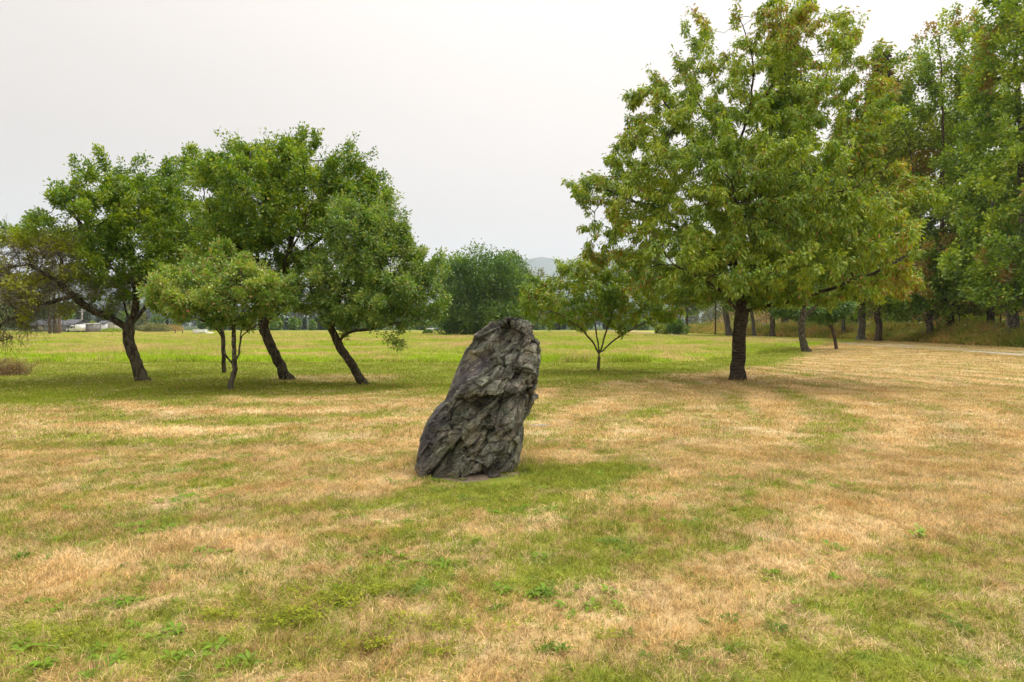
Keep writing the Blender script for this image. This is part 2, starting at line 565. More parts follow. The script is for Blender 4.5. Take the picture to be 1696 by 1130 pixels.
# ------------------------------------------------------------------ grass
def blade_patch(name, n, size, h, w, lean, seed, mat, curl=0.5, disc=False):
    r = np.random.default_rng(seed)
    bx, by = (r.random(n) - .5) * size, (r.random(n) - .5) * size
    if disc:
        q = r.random(n) ** 0.5 * size / 2; t = r.random(n) * 6.283
        bx, by = q * np.cos(t), q * np.sin(t)
    a = r.random(n) * 6.283
    hh = h * (0.45 + 0.85 * r.random(n))
    ww = w * (0.6 + 0.8 * r.random(n))
    ln = lean * (0.15 + r.random(n) ** 1.3) * hh
    dx_, dy_ = np.cos(a), np.sin(a)
    b = a + (r.random(n) - .5) * 2.5 + 1.57
    px_, py_ = np.cos(b) * ww / 2, np.sin(b) * ww / 2
    base = np.stack([bx, by, np.zeros(n) - 0.01], 1)
    mid = base + np.stack([dx_ * ln * .35, dy_ * ln * .35, hh * 0.6], 1)
    zt = hh * (1 - curl * 0.5 * r.random(n) * np.minimum(1, lean))
    tip = base + np.stack([dx_ * ln, dy_ * ln, zt], 1)
    P = np.stack([px_, py_, np.zeros(n)], 1)
    v = np.stack([base - P, base + P, mid - P * .8, mid + P * .8, tip], 1).reshape(-1, 3)
    k = np.arange(n)[:, None] * 5
    f4 = k + np.array([[0, 1, 3, 2]])
    f3 = k + np.array([[2, 3, 4]])
    me = mesh_np(name, v, [f4, f3], mat, False, {'rnd': np.repeat(r.random(n), 5), 'rnd2': np.repeat(r.random(n), 5)})
    return bpy.data.objects.new(name, me)      # source only, not linked

def scatter(name, pts, rot, scl, sources, kind='stuff'):
    """one object whose geometry nodes set the source meshes on its points"""
    me = bpy.data.meshes.new(name)
    me.vertices.add(len(pts))
    me.vertices.foreach_set('co', np.asarray(pts, np.float32).reshape(-1))
    for k, val, typ in (('rot', rot, 'FLOAT_VECTOR'), ('scl', scl, 'FLOAT_VECTOR')):
        at = me.attributes.new(k, typ, 'POINT')
        at.data.foreach_set('vector', np.asarray(val, np.float32).reshape(-1))
    at = me.attributes.new('pick', 'INT', 'POINT')
    at.data.foreach_set('value', rng.integers(0, len(sources), len(pts)).astype(np.int32))
    o = link(name, me)
    o['kind'] = kind
    g = bpy.data.node_groups.new(name, 'GeometryNodeTree')
    g.interface.new_socket('Geometry', in_out='INPUT', socket_type='NodeSocketGeometry')
    g.interface.new_socket('Geometry', in_out='OUTPUT', socket_type='NodeSocketGeometry')
    gi, go = g.nodes.new('NodeGroupInput'), g.nodes.new('NodeGroupOutput')
    j = g.nodes.new('GeometryNodeJoinGeometry')
    for s_ in reversed(sources):
        oi = g.nodes.new('GeometryNodeObjectInfo')
        oi.inputs['Object'].default_value = s_
        oi.inputs['As Instance'].default_value = True
        g.links.new(oi.outputs['Geometry'], j.inputs[0])
    ip = g.nodes.new('GeometryNodeInstanceOnPoints')
    ip.inputs['Pick Instance'].default_value = True
    def na(nm, t):
        n = g.nodes.new('GeometryNodeInputNamedAttribute'); n.data_type = t
        n.inputs[0].default_value = nm
        return n.outputs[0]
    mp = g.nodes.new('GeometryNodeMeshToPoints')
    g.links.new(gi.outputs[0], mp.inputs[0])
    g.links.new(mp.outputs[0], ip.inputs[0])
    g.links.new(j.outputs[0], ip.inputs['Instance'])
    g.links.new(na('pick', 'INT'), ip.inputs['Instance Index'])
    er = g.nodes.new('FunctionNodeEulerToRotation')
    g.links.new(na('rot', 'FLOAT_VECTOR'), er.inputs[0])
    g.links.new(er.outputs[0], ip.inputs['Rotation'])
    g.links.new(na('scl', 'FLOAT_VECTOR'), ip.inputs['Scale'])
    g.links.new(ip.outputs[0], go.inputs[0])
    md = o.modifiers.new('scatter', 'NODES')
    md.node_group = g
    return o

def in_view(x, y, margin=1.2):
    return np.abs(x) < y * 0.92 + margin + 2.5

def bound_y(x):
    return np.maximum(30.2, 31.0 + 1.45 * (x - 8.6))

def road_x(y):
    return np.interp(y, [0, 20, 36, 46, 60, 72, 90, 120, 160, 220], [26.5, 27.6, 28.6, 29.6, 30.4, 30.4, 29.2, 27.4, 29, 33])

def jgrid(x0, x1, y0, y1, step, jit=0.9):
    X, Y = np.meshgrid(np.arange(x0, x1, step), np.arange(y0, y1, step))
    X = X.ravel(); Y = Y.ravel()
    return X + (rng.random(len(X)) - .5) * step * jit, Y + (rng.random(len(X)) - .5) * step * jit

ROCK_C = np.array([-0.50, 7.62])
def build_lawn_grass():
    # the short mown sward, three rings of tuft size
    near = [blade_patch('mown_grass_tuft', 210, 0.22, 0.048, 0.0040, 1.7, 10 + k, M_BLADE) for k in range(5)]
    mid = [blade_patch('mown_grass_patch', 220, 0.5, 0.052, 0.008, 1.3, 20 + k, M_BLADE) for k in range(4)]
    far = [blade_patch('mown_grass_mat', 240, 1.2, 0.055, 0.014, 1.1, 30 + k, M_BLADE) for k in range(4)]
    for nm, src, y0, y1, st in (('near_lawn_grass', near, 2.2, 9.2, 0.15), ('mid_lawn_grass', mid, 9.0, 18.5, 0.34), ('far_lawn_grass', far, 18.2, 62, 0.85)):
        X, Y = jgrid(-y1 * .95 - 4, y1 * .95 + 4, y0, y1, st)
        k = in_view(X, Y) & (Y < bound_y(X) + .2) & (X < road_x(Y) - 1.5)
        k &= ~(((X - ROCK_C[0]) / 0.66) ** 2 + ((Y - ROCK_C[1]) / 0.55) ** 2 < 1)
        k &= ~(((X + 0.34) / 0.48) ** 2 + ((Y - 6.98) / 0.22) ** 2 < .7 + .5 * vnoise(np.stack([X * 9, Y * 9, X * 0], 1), 2))
        X, Y = X[k], Y[k]
        n = len(X)
        P = np.stack([X, Y, ground_z(X, Y)], 1)
        tall = 0.65 + 0.75 * fbm(P * np.array([1.1, 1.1, 0]), 3, 3)
        s = np.stack([np.ones(n), np.ones(n), tall * (0.8 + .4 * rng.random(n))], 1)
        scatter(nm, P, np.stack([np.zeros(n), np.zeros(n), rng.random(n) * 6.28], 1), s, src)
build_lawn_grass()
def stone_tufts():
    src = [blade_patch('long_grass_tuft', 60, 0.12, 0.12, 0.004, 0.9, 140 + k, M_BLADE, disc=True) for k in range(3)]
    n = 210
    a = rng.random(n) * 6.283
    X = -.50 + np.cos(a) * (.68 + rng.normal(0, .05, n)); Y = 7.62 + np.sin(a) * (.56 + rng.normal(0, .05, n))
    k = ~((X > -.75) & (X < .05) & (Y < 7.3) & (rng.random(n) < .93))
    X, Y = X[k], Y[k]; n = len(X)
    P = np.stack([X, Y, ground_z(X, Y)], 1)
    s = np.stack([np.ones(n), np.ones(n), .4 + .8 * rng.random(n)], 1)
    scatter('long_grass_round_stone', P, np.stack([np.zeros(n), np.zeros(n), rng.random(n) * 6.28], 1), s, src)
stone_tufts()

def build_field_grass():
    src = [blade_patch('field_grass_tuft', 260, 1.1, 0.26, 0.014, 0.8, 40 + k, M_BLADE) for k in range(4)]
    X, Y = jgrid(-90, 40, 29.5, 90, 0.72)
    k = in_view(X, Y, 2) & (Y > bound_y(X)) & (X < road_x(Y) - 2.2)
    X, Y = X[k], Y[k]
    n = len(X)
    P = np.stack([X, Y, ground_z(X, Y)], 1)
    hh = 0.45 + 1.2 * fbm(P * np.array([.25, .25, 0]), 3, 8) ** 1.5
    s = np.stack([np.ones(n), np.ones(n), hh * (0.8 + .4 * rng.random(n))], 1)
    scatter('field_grass', P, np.stack([np.zeros(n), np.zeros(n), rng.random(n) * 6.28], 1), s, src)
    src = [blade_patch('far_field_tuft', 200, 3.0, 0.22, 0.035, 0.7, 50 + k, M_BLADE) for k in range(3)]
    X, Y = jgrid(-180, 50, 89, 190, 2.2)
    k = in_view(X, Y, 2) & (X < road_x(Y) - 2.2)
    X, Y = X[k], Y[k]
    n = len(X)
    P = np.stack([X, Y, np.zeros(n)], 1)
    s = np.stack([np.ones(n), np.ones(n), 0.6 + .8 * rng.random(n)], 1)
    scatter('far_field_grass', P, np.stack([np.zeros(n), np.zeros(n), rng.random(n) * 6.28], 1), s, src)
build_field_grass()

# broad-leaved weeds and clover in the lawn
def rosette(name, leaves_n, ln, wd, up, seed, mat):
    r = np.random.default_rng(seed)
    V, F, rn = [], [], []
    n = 0
    for k in range(leaves_n):
        a = k * 2.4 + r.random() * .6
        l = ln * (.6 + .6 * r.random()); w = wd * (.7 + .5 * r.random())
        e = up * (.4 + r.random())
        d = np.array([math.cos(a), math.sin(a), 0]); s_ = np.array([-d[1], d[0], 0])
        p0 = d * 0.004
        p1 = d * l * .5 + np.array([0, 0, l * e]); p2 = d * l + np.array([0, 0, l * e * .7])
        V += [p0, p1 - s_ * w / 2 + [0, 0, w * .12], p1 + s_ * w / 2 + [0, 0, w * .12], p1, p2]
        F += [(n, n + 1, n + 3), (n, n + 3, n + 2), (n + 1, n + 4, n + 3), (n + 3, n + 4, n + 2)]
        rn += [r.random()] * 5
        n += 5
    me = mesh_np(name, np.array(V), np.array(F), mat, False, {'rnd': rn, 'tip': [0] * len(rn)})
    return bpy.data.objects.new(name, me)

def clover(name, n, size, seed, mat, ls=0.011, h=0.045):
    r = np.random.default_rng(seed)
    V, F, rn, k = [], [], [], 0
    for _ in range(n):
        q = size / 2 * math.sqrt(r.random()); t = r.random() * 6.283
        c = np.array([q * math.cos(t), q * math.sin(t), h * (.5 + .8 * r.random())])
        a0 = r.random() * 6.28; v_ = r.random(); l = ls * (.7 + .6 * r.random())
        for j in range(3):
            a = a0 + j * 2.094
            d = np.array([math.cos(a), math.sin(a), .25 * r.standard_normal()]); s_ = np.array([-d[1], d[0], .1])
            V += [c, c + d * l * .6 - s_ * l * .45, c + d * l * 1.1, c + d * l * .6 + s_ * l * .45]
            F.append((k, k + 1, k + 2, k + 3)); k += 4
            rn += [v_] * 4
    me = mesh_np(name, np.array(V), np.array(F), mat, False, {'rnd': rn, 'tip': [0] * len(rn)})
    return bpy.data.objects.new(name, me)

M_WEED = leaf_mat('weed_leaf', [(0.09, 0.19, 0.02), (0.18, 0.30, 0.03), (0.32, 0.42, 0.05)], hue_noise=1.0, gloss=.01)
M_WEEDD = leaf_mat('dark_weed_leaf', [(0.07, 0.14, 0.02), (0.12, 0.21, 0.03), (0.20, 0.29, 0.06)], hue_noise=1.0, gloss=.01)
M_CLOV = leaf_mat('clover_leaf', [(0.10, 0.11, 0.015), (0.24, 0.29, 0.02), (0.42, 0.42, 0.04)], hue_noise=2.0, gloss=.01)

def cluster_pts(cl, per):
    out_ = []
    for (px_, py_, rx_, ry_) in cl:
        c = gpt(px_, py_)
        n = max(3, int(per * rx_ * ry_ * 3.14))
        a = rng.standard_normal((n, 2)) * np.array([rx_, ry_]) * .55
        out_.append(c[:2] + a)
    return np.concatenate(out_)

def build_weeds():
    src = [rosette('weed_rosette', 9, 0.075, 0.022, .3, 60 + k, M_WEED) for k in range(3)]
    srcd = [rosette('dark_weed_rosette', 18, 0.085, 0.012, .28, 70 + k, M_WEEDD) for k in range(3)]
    srcc = [clover('clover_patch', 46, 0.20, 80 + k, M_CLOV, .010, .04) for k in range(4)]
    def place(name, xy, src, s0, s1):
        k = ~(((xy[:, 0] - ROCK_C[0]) / 0.6) ** 2 + ((xy[:, 1] - ROCK_C[1]) / 0.45) ** 2 < 1)
        xy = xy[k & (xy[:, 1] > 1.5)]
        n = len(xy)
        P = np.stack([xy[:, 0], xy[:, 1], ground_z(xy[:, 0], xy[:, 1]) + .004], 1)
        s = np.repeat((s0 * .7 + (s1 - s0 * .7) * rng.random(n) ** 1.6)[:, None], 3, 1)
        t = rng.standard_normal((n, 2)) * .12
        scatter(name, P, np.stack([t[:, 0], t[:, 1], rng.random(n) * 6.28], 1), s, src)
    cl = [(540, 1000, .34, .13), (640, 985, .28, .1), (480, 1035, .25, .1), (700, 1045, .3, .13), (620, 1075, .3, .1), (570, 1025, .2, .1),
          (360, 1030, .2, .07), (760, 1090, .2, .05), (130, 1060, .2, .06), (1010, 1060, .08, .04)]
    place('clover', cluster_pts(cl, 150), srcc, .7, 1.1)
    cw = [(270, 1060, .3, .1), (190, 1090, .22, .07), (60, 1075, .16, .07), (240, 880, .4, .12), (340, 920, .3, .1), (90, 900, .3, .1), (300, 830, .4, .2),
          (700, 800, .45, .12), (820, 812, .4, .08), (930, 790, .3, .16), (960, 745, .35, .3), (900, 850, .4, .15), (690, 940, .3, .12), (880, 985, .35, .12),
          (1080, 830, .3, .12), (1230, 800, .4, .15), (1170, 850, .2, .1), (1380, 805, .25, .12), (1395, 915, .08, .05), (1400, 960, .12, .06), (1275, 955, .06, .04),
          (1110, 730, .2, .15), (660, 870, .2, .1), (400, 760, .5, .2), (160, 790, .5, .15), (70, 740, .15, .1), (60, 693, .2, .3), (1400, 715, .15, .2), (1440, 750, .15, .1)]
    cw += [(x_, y_, .22, .08) for x_, y_ in ((40, 1000), (150, 1010), (230, 1000), (110, 1110), (330, 1090), (420, 1105), (860, 930), (790, 905), (560, 860), (610, 925), (200, 840), (120, 845), (500, 800), (1040, 790), (1110, 870), (960, 1010), (1320, 1010))]
    place('broadleaf_weeds', cluster_pts(cw, 95), src, .6, 1.15)
    cd = [(1280, 1040, .24, .1), (1120, 1090, .2, .08), (850, 1000, .3, .1), (930, 1080, .2, .06), (300, 945, .2, .06), (400, 960, .2, .08), (1080, 1075, .15, .06),
          (560, 900, .2, .08), (930, 870, .25, .12), (1180, 1080, .2, .06), (30, 930, .1, .06), (1600, 1040, .2, .08), (720, 990, .2, .08), (1000, 900, .2, .1)]
    place('dark_weeds', cluster_pts(cd, 40), srcd, .6, 1.2)
    # stray ones all over
    X, Y = jgrid(-12, 12, 2.4, 16, .42, 1.0)
    k = in_view(X, Y) & (vnoise(np.stack([X * .8, Y * .8, X * 0], 1), 44) > .55)
    place('stray_weeds', np.stack([X[k], Y[k]], 1), src + srcd, .4, .9)
build_weeds()

def weed_thing():
    c = gpt(1522, 893)
    t = thing('weed_clump', 'small bright lime green leafy weed standing up from the dry lawn', 'weed', (c[0], c[1], 0))
    r = np.random.default_rng(3)
    G = Geo()
    V, F, rn, k = [], [], [], 0
    for s_ in range(9):
        a = r.random() * 6.28; l = .05 + .05 * r.random(); ln = .05 + .03 * r.random()
        tip = np.array([math.cos(a) * ln, math.sin(a) * ln, l])
        G.tube([(0, 0, 0), tip * .6, tip], [.0015, .0012, .001], 4)
        for q in range(7):
            b = q * .9 + r.random(); d = np.array([math.cos(b), math.sin(b), .35 * r.standard_normal()]); e_ = np.array([-d[1], d[0], 0])
            ll = .026 * (.7 + .6 * r.random())
            p0 = tip * (.7 + .3 * r.random())
            V += [p0, p0 + d * ll * .5 - e_ * ll * .28, p0 + d * ll, p0 + d * ll * .5 + e_ * ll * .28]
            F.append((k, k + 1, k + 2, k + 3)); k += 4; rn += [r.random()] * 4
    m = leaf_mat('lime_leaf', [(0.22, 0.36, 0.03), (0.30, 0.46, 0.04), (0.38, 0.52, 0.06)], hue_noise=3)
    link('stem', G.mesh('stem', M_WEED), t)
    lf = link('foliage', mesh_np('foliage', np.array(V), np.array(F), m, False, {'rnd': rn, 'tip': [0] * len(rn)}), t)
    lf['kind'] = 'stuff'
weed_thing()

# ------------------------------------------------------------------ standing stone
def mat_rock():
    m, N = new_mat('schist')
    p = N.obj()
    dark = N.attr('dark')
    dust = N.attr('dust')
    strat = N.attr('strat')
    # strata run up to the right
    rot = N.node('ShaderNodeVectorRotate', rotation_type='Y_AXIS')
    N.put(rot.inputs['Vector'], N.vm('ADD', p, N.vm('SCALE', N.vm('SUBTRACT', N.noise(p, 4, 3, col=True), (.5, .5, .5)), scale=.3))); rot.inputs['Angle'].default_value = R(52)
    sv = N.vm('MULTIPLY', rot.outputs[0], (0.5, 0.7, 1.4))
    n1 = N.noise(sv, 7, 6, 0.68, 0.3)
    n2 = N.noise(p, 5, 5, 0.62)
    n3 = N.noise(p, 48, 5, 0.78)
    n4 = N.noise(sv, 22, 4, 0.7)
    c = N.ramp(n1, [(0.34, (0.03, 0.03, 0.026)), (0.46, (0.10, 0.10, 0.082)), (0.58, (0.195, 0.195, 0.165)), (0.72, (0.38, 0.385, 0.35))])
    c = N.mix(N.step(n2, 0.42, 0.68), c, N.mix(1.0, c, (0.80, 0.88, 0.72), 'MULTIPLY'))
    c = N.mix(N.m('MULTIPLY', N.step(n2, 0.56, 0.36), 0.5), c, N.mix(1.0, c, (1.1, 0.92, 0.85), 'MULTIPLY'))
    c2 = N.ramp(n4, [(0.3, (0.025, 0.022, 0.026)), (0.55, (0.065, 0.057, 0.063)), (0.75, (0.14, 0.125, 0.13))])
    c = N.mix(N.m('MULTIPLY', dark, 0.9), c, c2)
    c = N.mix(N.m('MULTIPLY', N.step(n4, 0.60, 0.70), 0.35), c, (0.40, 0.385, 0.35))
    # dark weathering specks and pale lichen dots
    c = N.mix(N.m('MULTIPLY', N.step(n3, 0.56, 0.70), 0.5), c, (0.04, 0.038, 0.03))
    li = N.vor(N.vm('ADD', p, N.vm('SCALE', N.noise(p, 20, 2, col=True), scale=.06)), 17)
    lm = N.m('MULTIPLY', N.step(li, 0.13, 0.09), N.step(N.noise(p, 3.1, 2), 0.50, 0.60))
    c = N.mix(N.m('MULTIPLY', lm, 0.75), c, (0.42, 0.41, 0.34))
    c = N.mix(N.m('MULTIPLY', N.step(N.noise(p, 3.3, 5, .65), .53, .66), .55), c, N.mix(1.0, c, (1.35, 1.22, 1.02), 'MULTIPLY'))
    c = N.mix(N.m('MULTIPLY', N.step(n3, .46, .34), .6), c, N.mix(1.0, c, (2.0, 1.95, 1.8), 'MULTIPLY'))
    moss = N.m('MULTIPLY', N.step(N.noise(p, 4.3, 4, .6), 0.52, 0.70), 0.45)
    c = N.mix(moss, c, (0.17, 0.16, 0.07))
    c = N.mix(N.m('MULTIPLY', strat, 0.55), c, (0.03, 0.027, 0.022))
    cell = N.attr('cell')
    c = N.vm('SCALE', c, scale=N.m('ADD', 0.85, N.m('MULTIPLY', cell, .6)))
    c = N.mix(N.m('MULTIPLY', dust, 0.65), c, (0.26, 0.205, 0.15))
    h = N.m('ADD', N.m('ADD', N.m('MULTIPLY', n1, 1.2), N.m('MULTIPLY', n3, 0.5)), N.m('MULTIPLY', n4, 0.7))
    out(N, principled(N, c, N.m('SUBTRACT', 0.88, N.m('MULTIPLY', dark, 0.22)), N.bump(h, 1.0, 0.05), 0.3))
    return m

def facets(p, seed, tilt):
    """fractured cells: each cell has its own offset and its own tilt"""
    i = np.floor(p).astype(np.int64)
    best = np.full(len(p), 9.0); sec = np.full(len(p), 9.0); val = np.zeros(len(p))
    for a in (-1, 0, 1):
        for b in (-1, 0, 1):
            for c in (-1, 0, 1):
                j = i + np.array([a, b, c])
                q = j + np.stack([_hash(j[:, 0], j[:, 1], j[:, 2], seed + s) for s in (1, 2, 3)], 1)
                t_ = np.stack([_hash(j[:, 0], j[:, 1], j[:, 2], seed + s) for s in (4, 5, 6)], 1) - .5
                d = np.linalg.norm(p - q, axis=1)
                h = _hash(j[:, 0], j[:, 1], j[:, 2], seed + 9) - .5 + tilt * ((p - q) * t_).sum(1)
                m = d < best
                sec = np.where(m, best, np.minimum(sec, d))
                val = np.where(m, h, val)
                best = np.where(m, d, best)
    return val, sec - best

def build_rock():
    S = 7.6 / FPX
    Lo = [(690, 786), (693, 765), (697, 740), (701, 718), (709, 695), (722, 675), (737, 662), (743, 648), (750, 628), (758, 608), (767, 588), (781, 572), (789, 562), (801, 551), (812, 542), (824, 536), (835, 529)]
    Ro = [(850, 786), (860, 768), (864, 745), (867, 722), (870, 700), (879, 680), (884, 660), (888, 638), (890, 620), (892, 598), (890, 576), (886, 556), (880, 544), (873, 536), (864, 529)]
    zf = lambda py: CAMH - (py - 540) * S
    xf = lambda px: (px - 848) * S
    nz, na = 330, 460
    ztop = zf(527.5)
    z = np.concatenate([np.linspace(-0.16, ztop - 0.02, nz)])
    lz = [zf(q[1]) for q in Lo]; lx = [xf(q[0]) for q in Lo]
    rz_ = [zf(q[1]) for q in Ro]; rx = [xf(q[0]) for q in Ro]
    xl = np.interp(z, lz, lx); xr = np.interp(z, rz_, rx)
    c = (xl + xr) / 2; w = (xr - xl) / 2
    t = np.clip(z / ztop, 0, 1)
    d = 0.47 - 0.20 * t ** 1.3               # depth half
    yc = 0.02 + 0.10 * t
    a = np.linspace(0, 2 * math.pi, na, endpoint=False)
    ca, sa = np.cos(a), np.sin(a)
    e_ = 2.0 / 2.8
    ux = np.sign(ca) * np.abs(ca) ** e_; uy = np.sign(sa) * np.abs(sa) ** e_
    # skewed section: the broad front face turns slightly left, the right flank is narrower
    X = c[:, None] + w[:, None] * ux[None]
    Yv = yc[:, None] + d[:, None] * (uy[None] * 0.92 + 0.14 * ux[None])
    Z = np.repeat(z[:, None], na, 1)
    # cap rows
    cap = 22
    Xc, Yc, Zc = [], [], []
    for k in range(1, cap + 1):
        q = k / cap
        s_ = math.cos(q * math.pi / 2) ** 0.8 if k < cap else 0.0
        Xc.append(c[-1] + (X[-1] - c[-1]) * s_)
        Yc.append(yc[-1] + (Yv[-1] - yc[-1]) * s_)
        Zc.append(np.full(na, z[-1] + 0.030 * math.sin(q * math.pi / 2)))
    X = np.concatenate([X, Xc]); Yv = np.concatenate([Yv, Yc]); Z = np.concatenate([Z, Zc])
    rows = len(X)
    P = np.stack([X, Yv, Z], -1).reshape(-1, 3)
    px = P[:, 0] / S + 848; py = 540 + (CAMH - P[:, 2]) / S
    front = np.clip(-(P[:, 1] - 0.03) / 0.25, 0, 1)
    sst = lambda x, a_, b_: (lambda q: q * q * (3 - 2 * q))(np.clip((x - a_) / (b_ - a_), 0, 1))
    # main ledge: line from (735,668) up to (868,560); below right of it the mass bulges forward
    def side(x1, y1, x2, y2):
        nx, ny = (y2 - y1), -(x2 - x1)
        L_ = math.hypot(nx, ny)
        return -((px - x1) * nx + (py - y1) * ny) / L_      # >0 to the lower right
    wob = (fbm(P * 7, 3, 21) - .5) * 16
    s1 = side(742, 668, 822, 588) + wob
    s2 = side(800, 600, 882, 545) + wob * .8
    low = np.minimum(sst(s1, -3, 5), 1)
    P[:, 1] -= front * low * 0.12 * sst(py, 560, 640)
    P[:, 1] -= front * 0.05 * sst(s2, -3, 6)
    # slab lying back on the upper left
    lean = (1 - sst(s1, -4, 2)) * front
    P[:, 1] += lean * 0.10 * sst(-s1, 0, 55)
    # brow of the upper slab
    s3 = side(770, 590, 835, 560) + wob * .6
    P[:, 1] -= front * (1 - sst(s3, -4, 3)) * 0.055 * sst(py, 600, 575) * sst(py, 540, 556)
    # scoop below the crest
    sc = np.exp(-(((px - 842) / 17) ** 2 + ((py - 552) / 17) ** 2))
    P[:, 1] += front * sc * 0.14
    # deep pocket ("eye")
    ey = np.exp(-((((px - 853) * .8 + (py - 613) * .55) / 6.5) ** 4 + (((px - 853) * .55 - (py - 613) * .8) / 10) ** 4))
    P[:, 1] += front * ey * 0.085
    P[:, 1] -= front * 0.03 * np.exp(-((((px - 846) * .8 + (py - 606) * .55) / 8) ** 2 + (((px - 846) * .55 - (py - 606) * .8) / 14) ** 2)) * (1 - ey)
    # undercut above the soil
    uc = np.exp(-(((py - 782) / 9) ** 2)) * sst(px, 728, 745) * (1 - sst(px, 800, 850))
    P[:, 1] += front * uc * 0.10
    # horizontal breaks in the lower half
    for (yy, amp, x0, x1) in ((648, .03, 790, 880), (700, .035, 770, 875), (742, .03, 790, 872), (725, .02, 700, 780), (690, .025, 812, 850)):
        ly = py - yy - (px - 820) * 0.10 + (fbm(P * 6 + yy, 3, 31) - .5) * 26
        P[:, 1] -= front * amp * (sst(ly, -22, -2) - sst(ly, -2, 1.5)) * sst(px, x0 - 10, x0 + 10) * (1 - sst(px, x1 - 8, x1 + 8))
    # normals for displacement
    def normals(P):
        G = P.reshape(rows, na, 3)
        du = np.roll(G, -1, 1) - np.roll(G, 1, 1)
        dv = np.gradient(G, axis=0)
        n = np.cross(du, dv)
        n /= np.linalg.norm(n, axis=2)[..., None] + 1e-9
        n[-3:] = (0, 0, 1)
        return n.reshape(-1, 3)
    n = normals(P)
    th = R(52)
    al = P[:, 0] * math.cos(th) + P[:, 2] * math.sin(th)     # along strata
    ac = -P[:, 0] * math.sin(th) + P[:, 2] * math.cos(th)    # across strata
    Q = np.stack([al * 0.35, P[:, 1] * 0.8, ac * 1.5], 1)
    warp = (np.stack([fbm(P * 3.1, 2, s_) for s_ in (51, 52, 53)], 1) - .5) * 0.25
    Q = Q + warp
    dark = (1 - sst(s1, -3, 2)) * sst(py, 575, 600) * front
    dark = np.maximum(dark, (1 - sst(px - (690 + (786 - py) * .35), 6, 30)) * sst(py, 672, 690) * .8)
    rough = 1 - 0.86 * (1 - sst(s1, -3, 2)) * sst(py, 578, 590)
    rid = 1 - np.abs(fbm(Q * 7, 4, 61) * 2 - 1) * 2.0
    rid2 = 1 - np.abs(fbm(Q * 17, 3, 71) * 2 - 1) * 2.0
    stp = fbm(Q * 10, 3, 81)
    terr = np.floor(stp * 9) / 9 + sst((stp * 9) % 1, 0.55, 1.0) / 9
    big = fbm(Q * 3.2 + 5, 3, 62) - .5
    W2 = warp * .22
    F1 = np.stack([al * 2.2, P[:, 1] * 2.4, ac * 4.2], 1) + W2 * 4
    f1, e1 = facets(F1, 205, 2.2)
    F2 = np.stack([al * 5.5, P[:, 1] * 6, ac * 11], 1) + W2 * 8
    f2, e2 = facets(F2, 305, 2.0)
    F3 = np.stack([al * 15, P[:, 1] * 15, ac * 26], 1) + W2 * 10
    f3_, e3 = facets(F3, 405, 1.8)
    D = 0.05 * big + 0.078 * f1 + 0.036 * f2 + 0.015 * f3_ + 0.02 * (terr - .5)
    D -= 0.022 * (1 - sst(e1, 0, .06)) * (vnoise(P * 4 + 3, 7) > .45) + 0.010 * (1 - sst(e2, 0, .08))
    D += 0.005 * (rid2 - .3) + 0.014 * (fbm(P * 46, 3, 91) - .5)
    crack = np.clip((1 - sst(e1, 0, .06)) * .9 + (1 - sst(e2, 0, .07)) * .6, 0, 1)
    rightk = sst(px - 868 + (py - 600) * -.12 * (py > 640), -14, 0)
    D += rightk * 0.03 * (fbm(P * 13, 3, 95) - .5) * 2
    amp = rough
    keep = 1 - .62 * sst(np.abs(n[:, 0]), .45, .85) * (px < 868)          # keep the outline close
    P = P + n * (D * amp * keep * 0.8)[:, None]
    # facets: trim with planes so that broad flat faces and crisp arrises appear
    dustv = sst(py, 752, 790) * (0.35 + 0.65 * fbm(P * 9, 3, 97)) * sst(px, 715, 745)
    i = np.arange(rows - 1)[:, None] * na
    j = np.arange(na)[None, :]; jn = (j + 1) % na
    f = np.stack([i + j, i + jn, i + na + jn, i + na + j], -1).reshape(-1, 4)
    t = thing('standing_stone', 'tall dark grey leaning rough boulder standing upright in the lawn', 'boulder', (0, 7.6, 0))
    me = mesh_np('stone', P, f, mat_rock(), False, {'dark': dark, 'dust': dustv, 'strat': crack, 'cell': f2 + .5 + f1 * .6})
    me.polygons.foreach_set('use_smooth', np.zeros(len(me.polygons), bool))
    o = link('stone', me, t)
    # bare soil round the foot
    m, N = new_mat('bare_soil')
    p_ = N.geo()
    n_ = N.noise(p_, 16, 6, .7)
    cc = N.ramp(n_, [(.3, (0.13, 0.095, 0.065)), (.55, (0.27, 0.205, 0.15)), (.8, (0.36, 0.29, 0.22))])
    out(N, principled(N, cc, .95, N.bump(N.noise(p_, 40, 5, .8), .8, .02), .05))
    A = np.linspace(0, 2 * math.pi, 72, endpoint=False)
    V = [(0, 0, .035)]
    for k in range(1, 9):
        q = k / 8
        for a_ in A:
            rr = q * (1 + .22 * (vnoise(np.array([[math.cos(a_) * 2 + 4, math.sin(a_) * 2, 0]]), 3)[0] - .5) * 2)
            V.append((math.cos(a_) * .66 * rr, math.sin(a_) * .66 * rr, .036 * (1 - q) + .022 - 0.034 * max(0, q - .8) * 5))
    V = np.array(V); F4, F3 = [], [(0, 1 + q, 1 + (q + 1) % 72) for q in range(72)]
    for k in range(7):
        for q in range(72):
            b = 1 + k * 72
            F4.append((b + q, b + 72 + q, b + 72 + (q + 1) % 72, b + (q + 1) % 72))
    V[:, 2] += (fbm(V * 9, 3, 4) - .5) * .03
    so = link('bare_soil', mesh_np('bare_soil', V, [np.array(F4), np.array(F3)], m, True), None, (-.40, 7.44, 0))
    so['kind'] = 'structure'
build_rock()

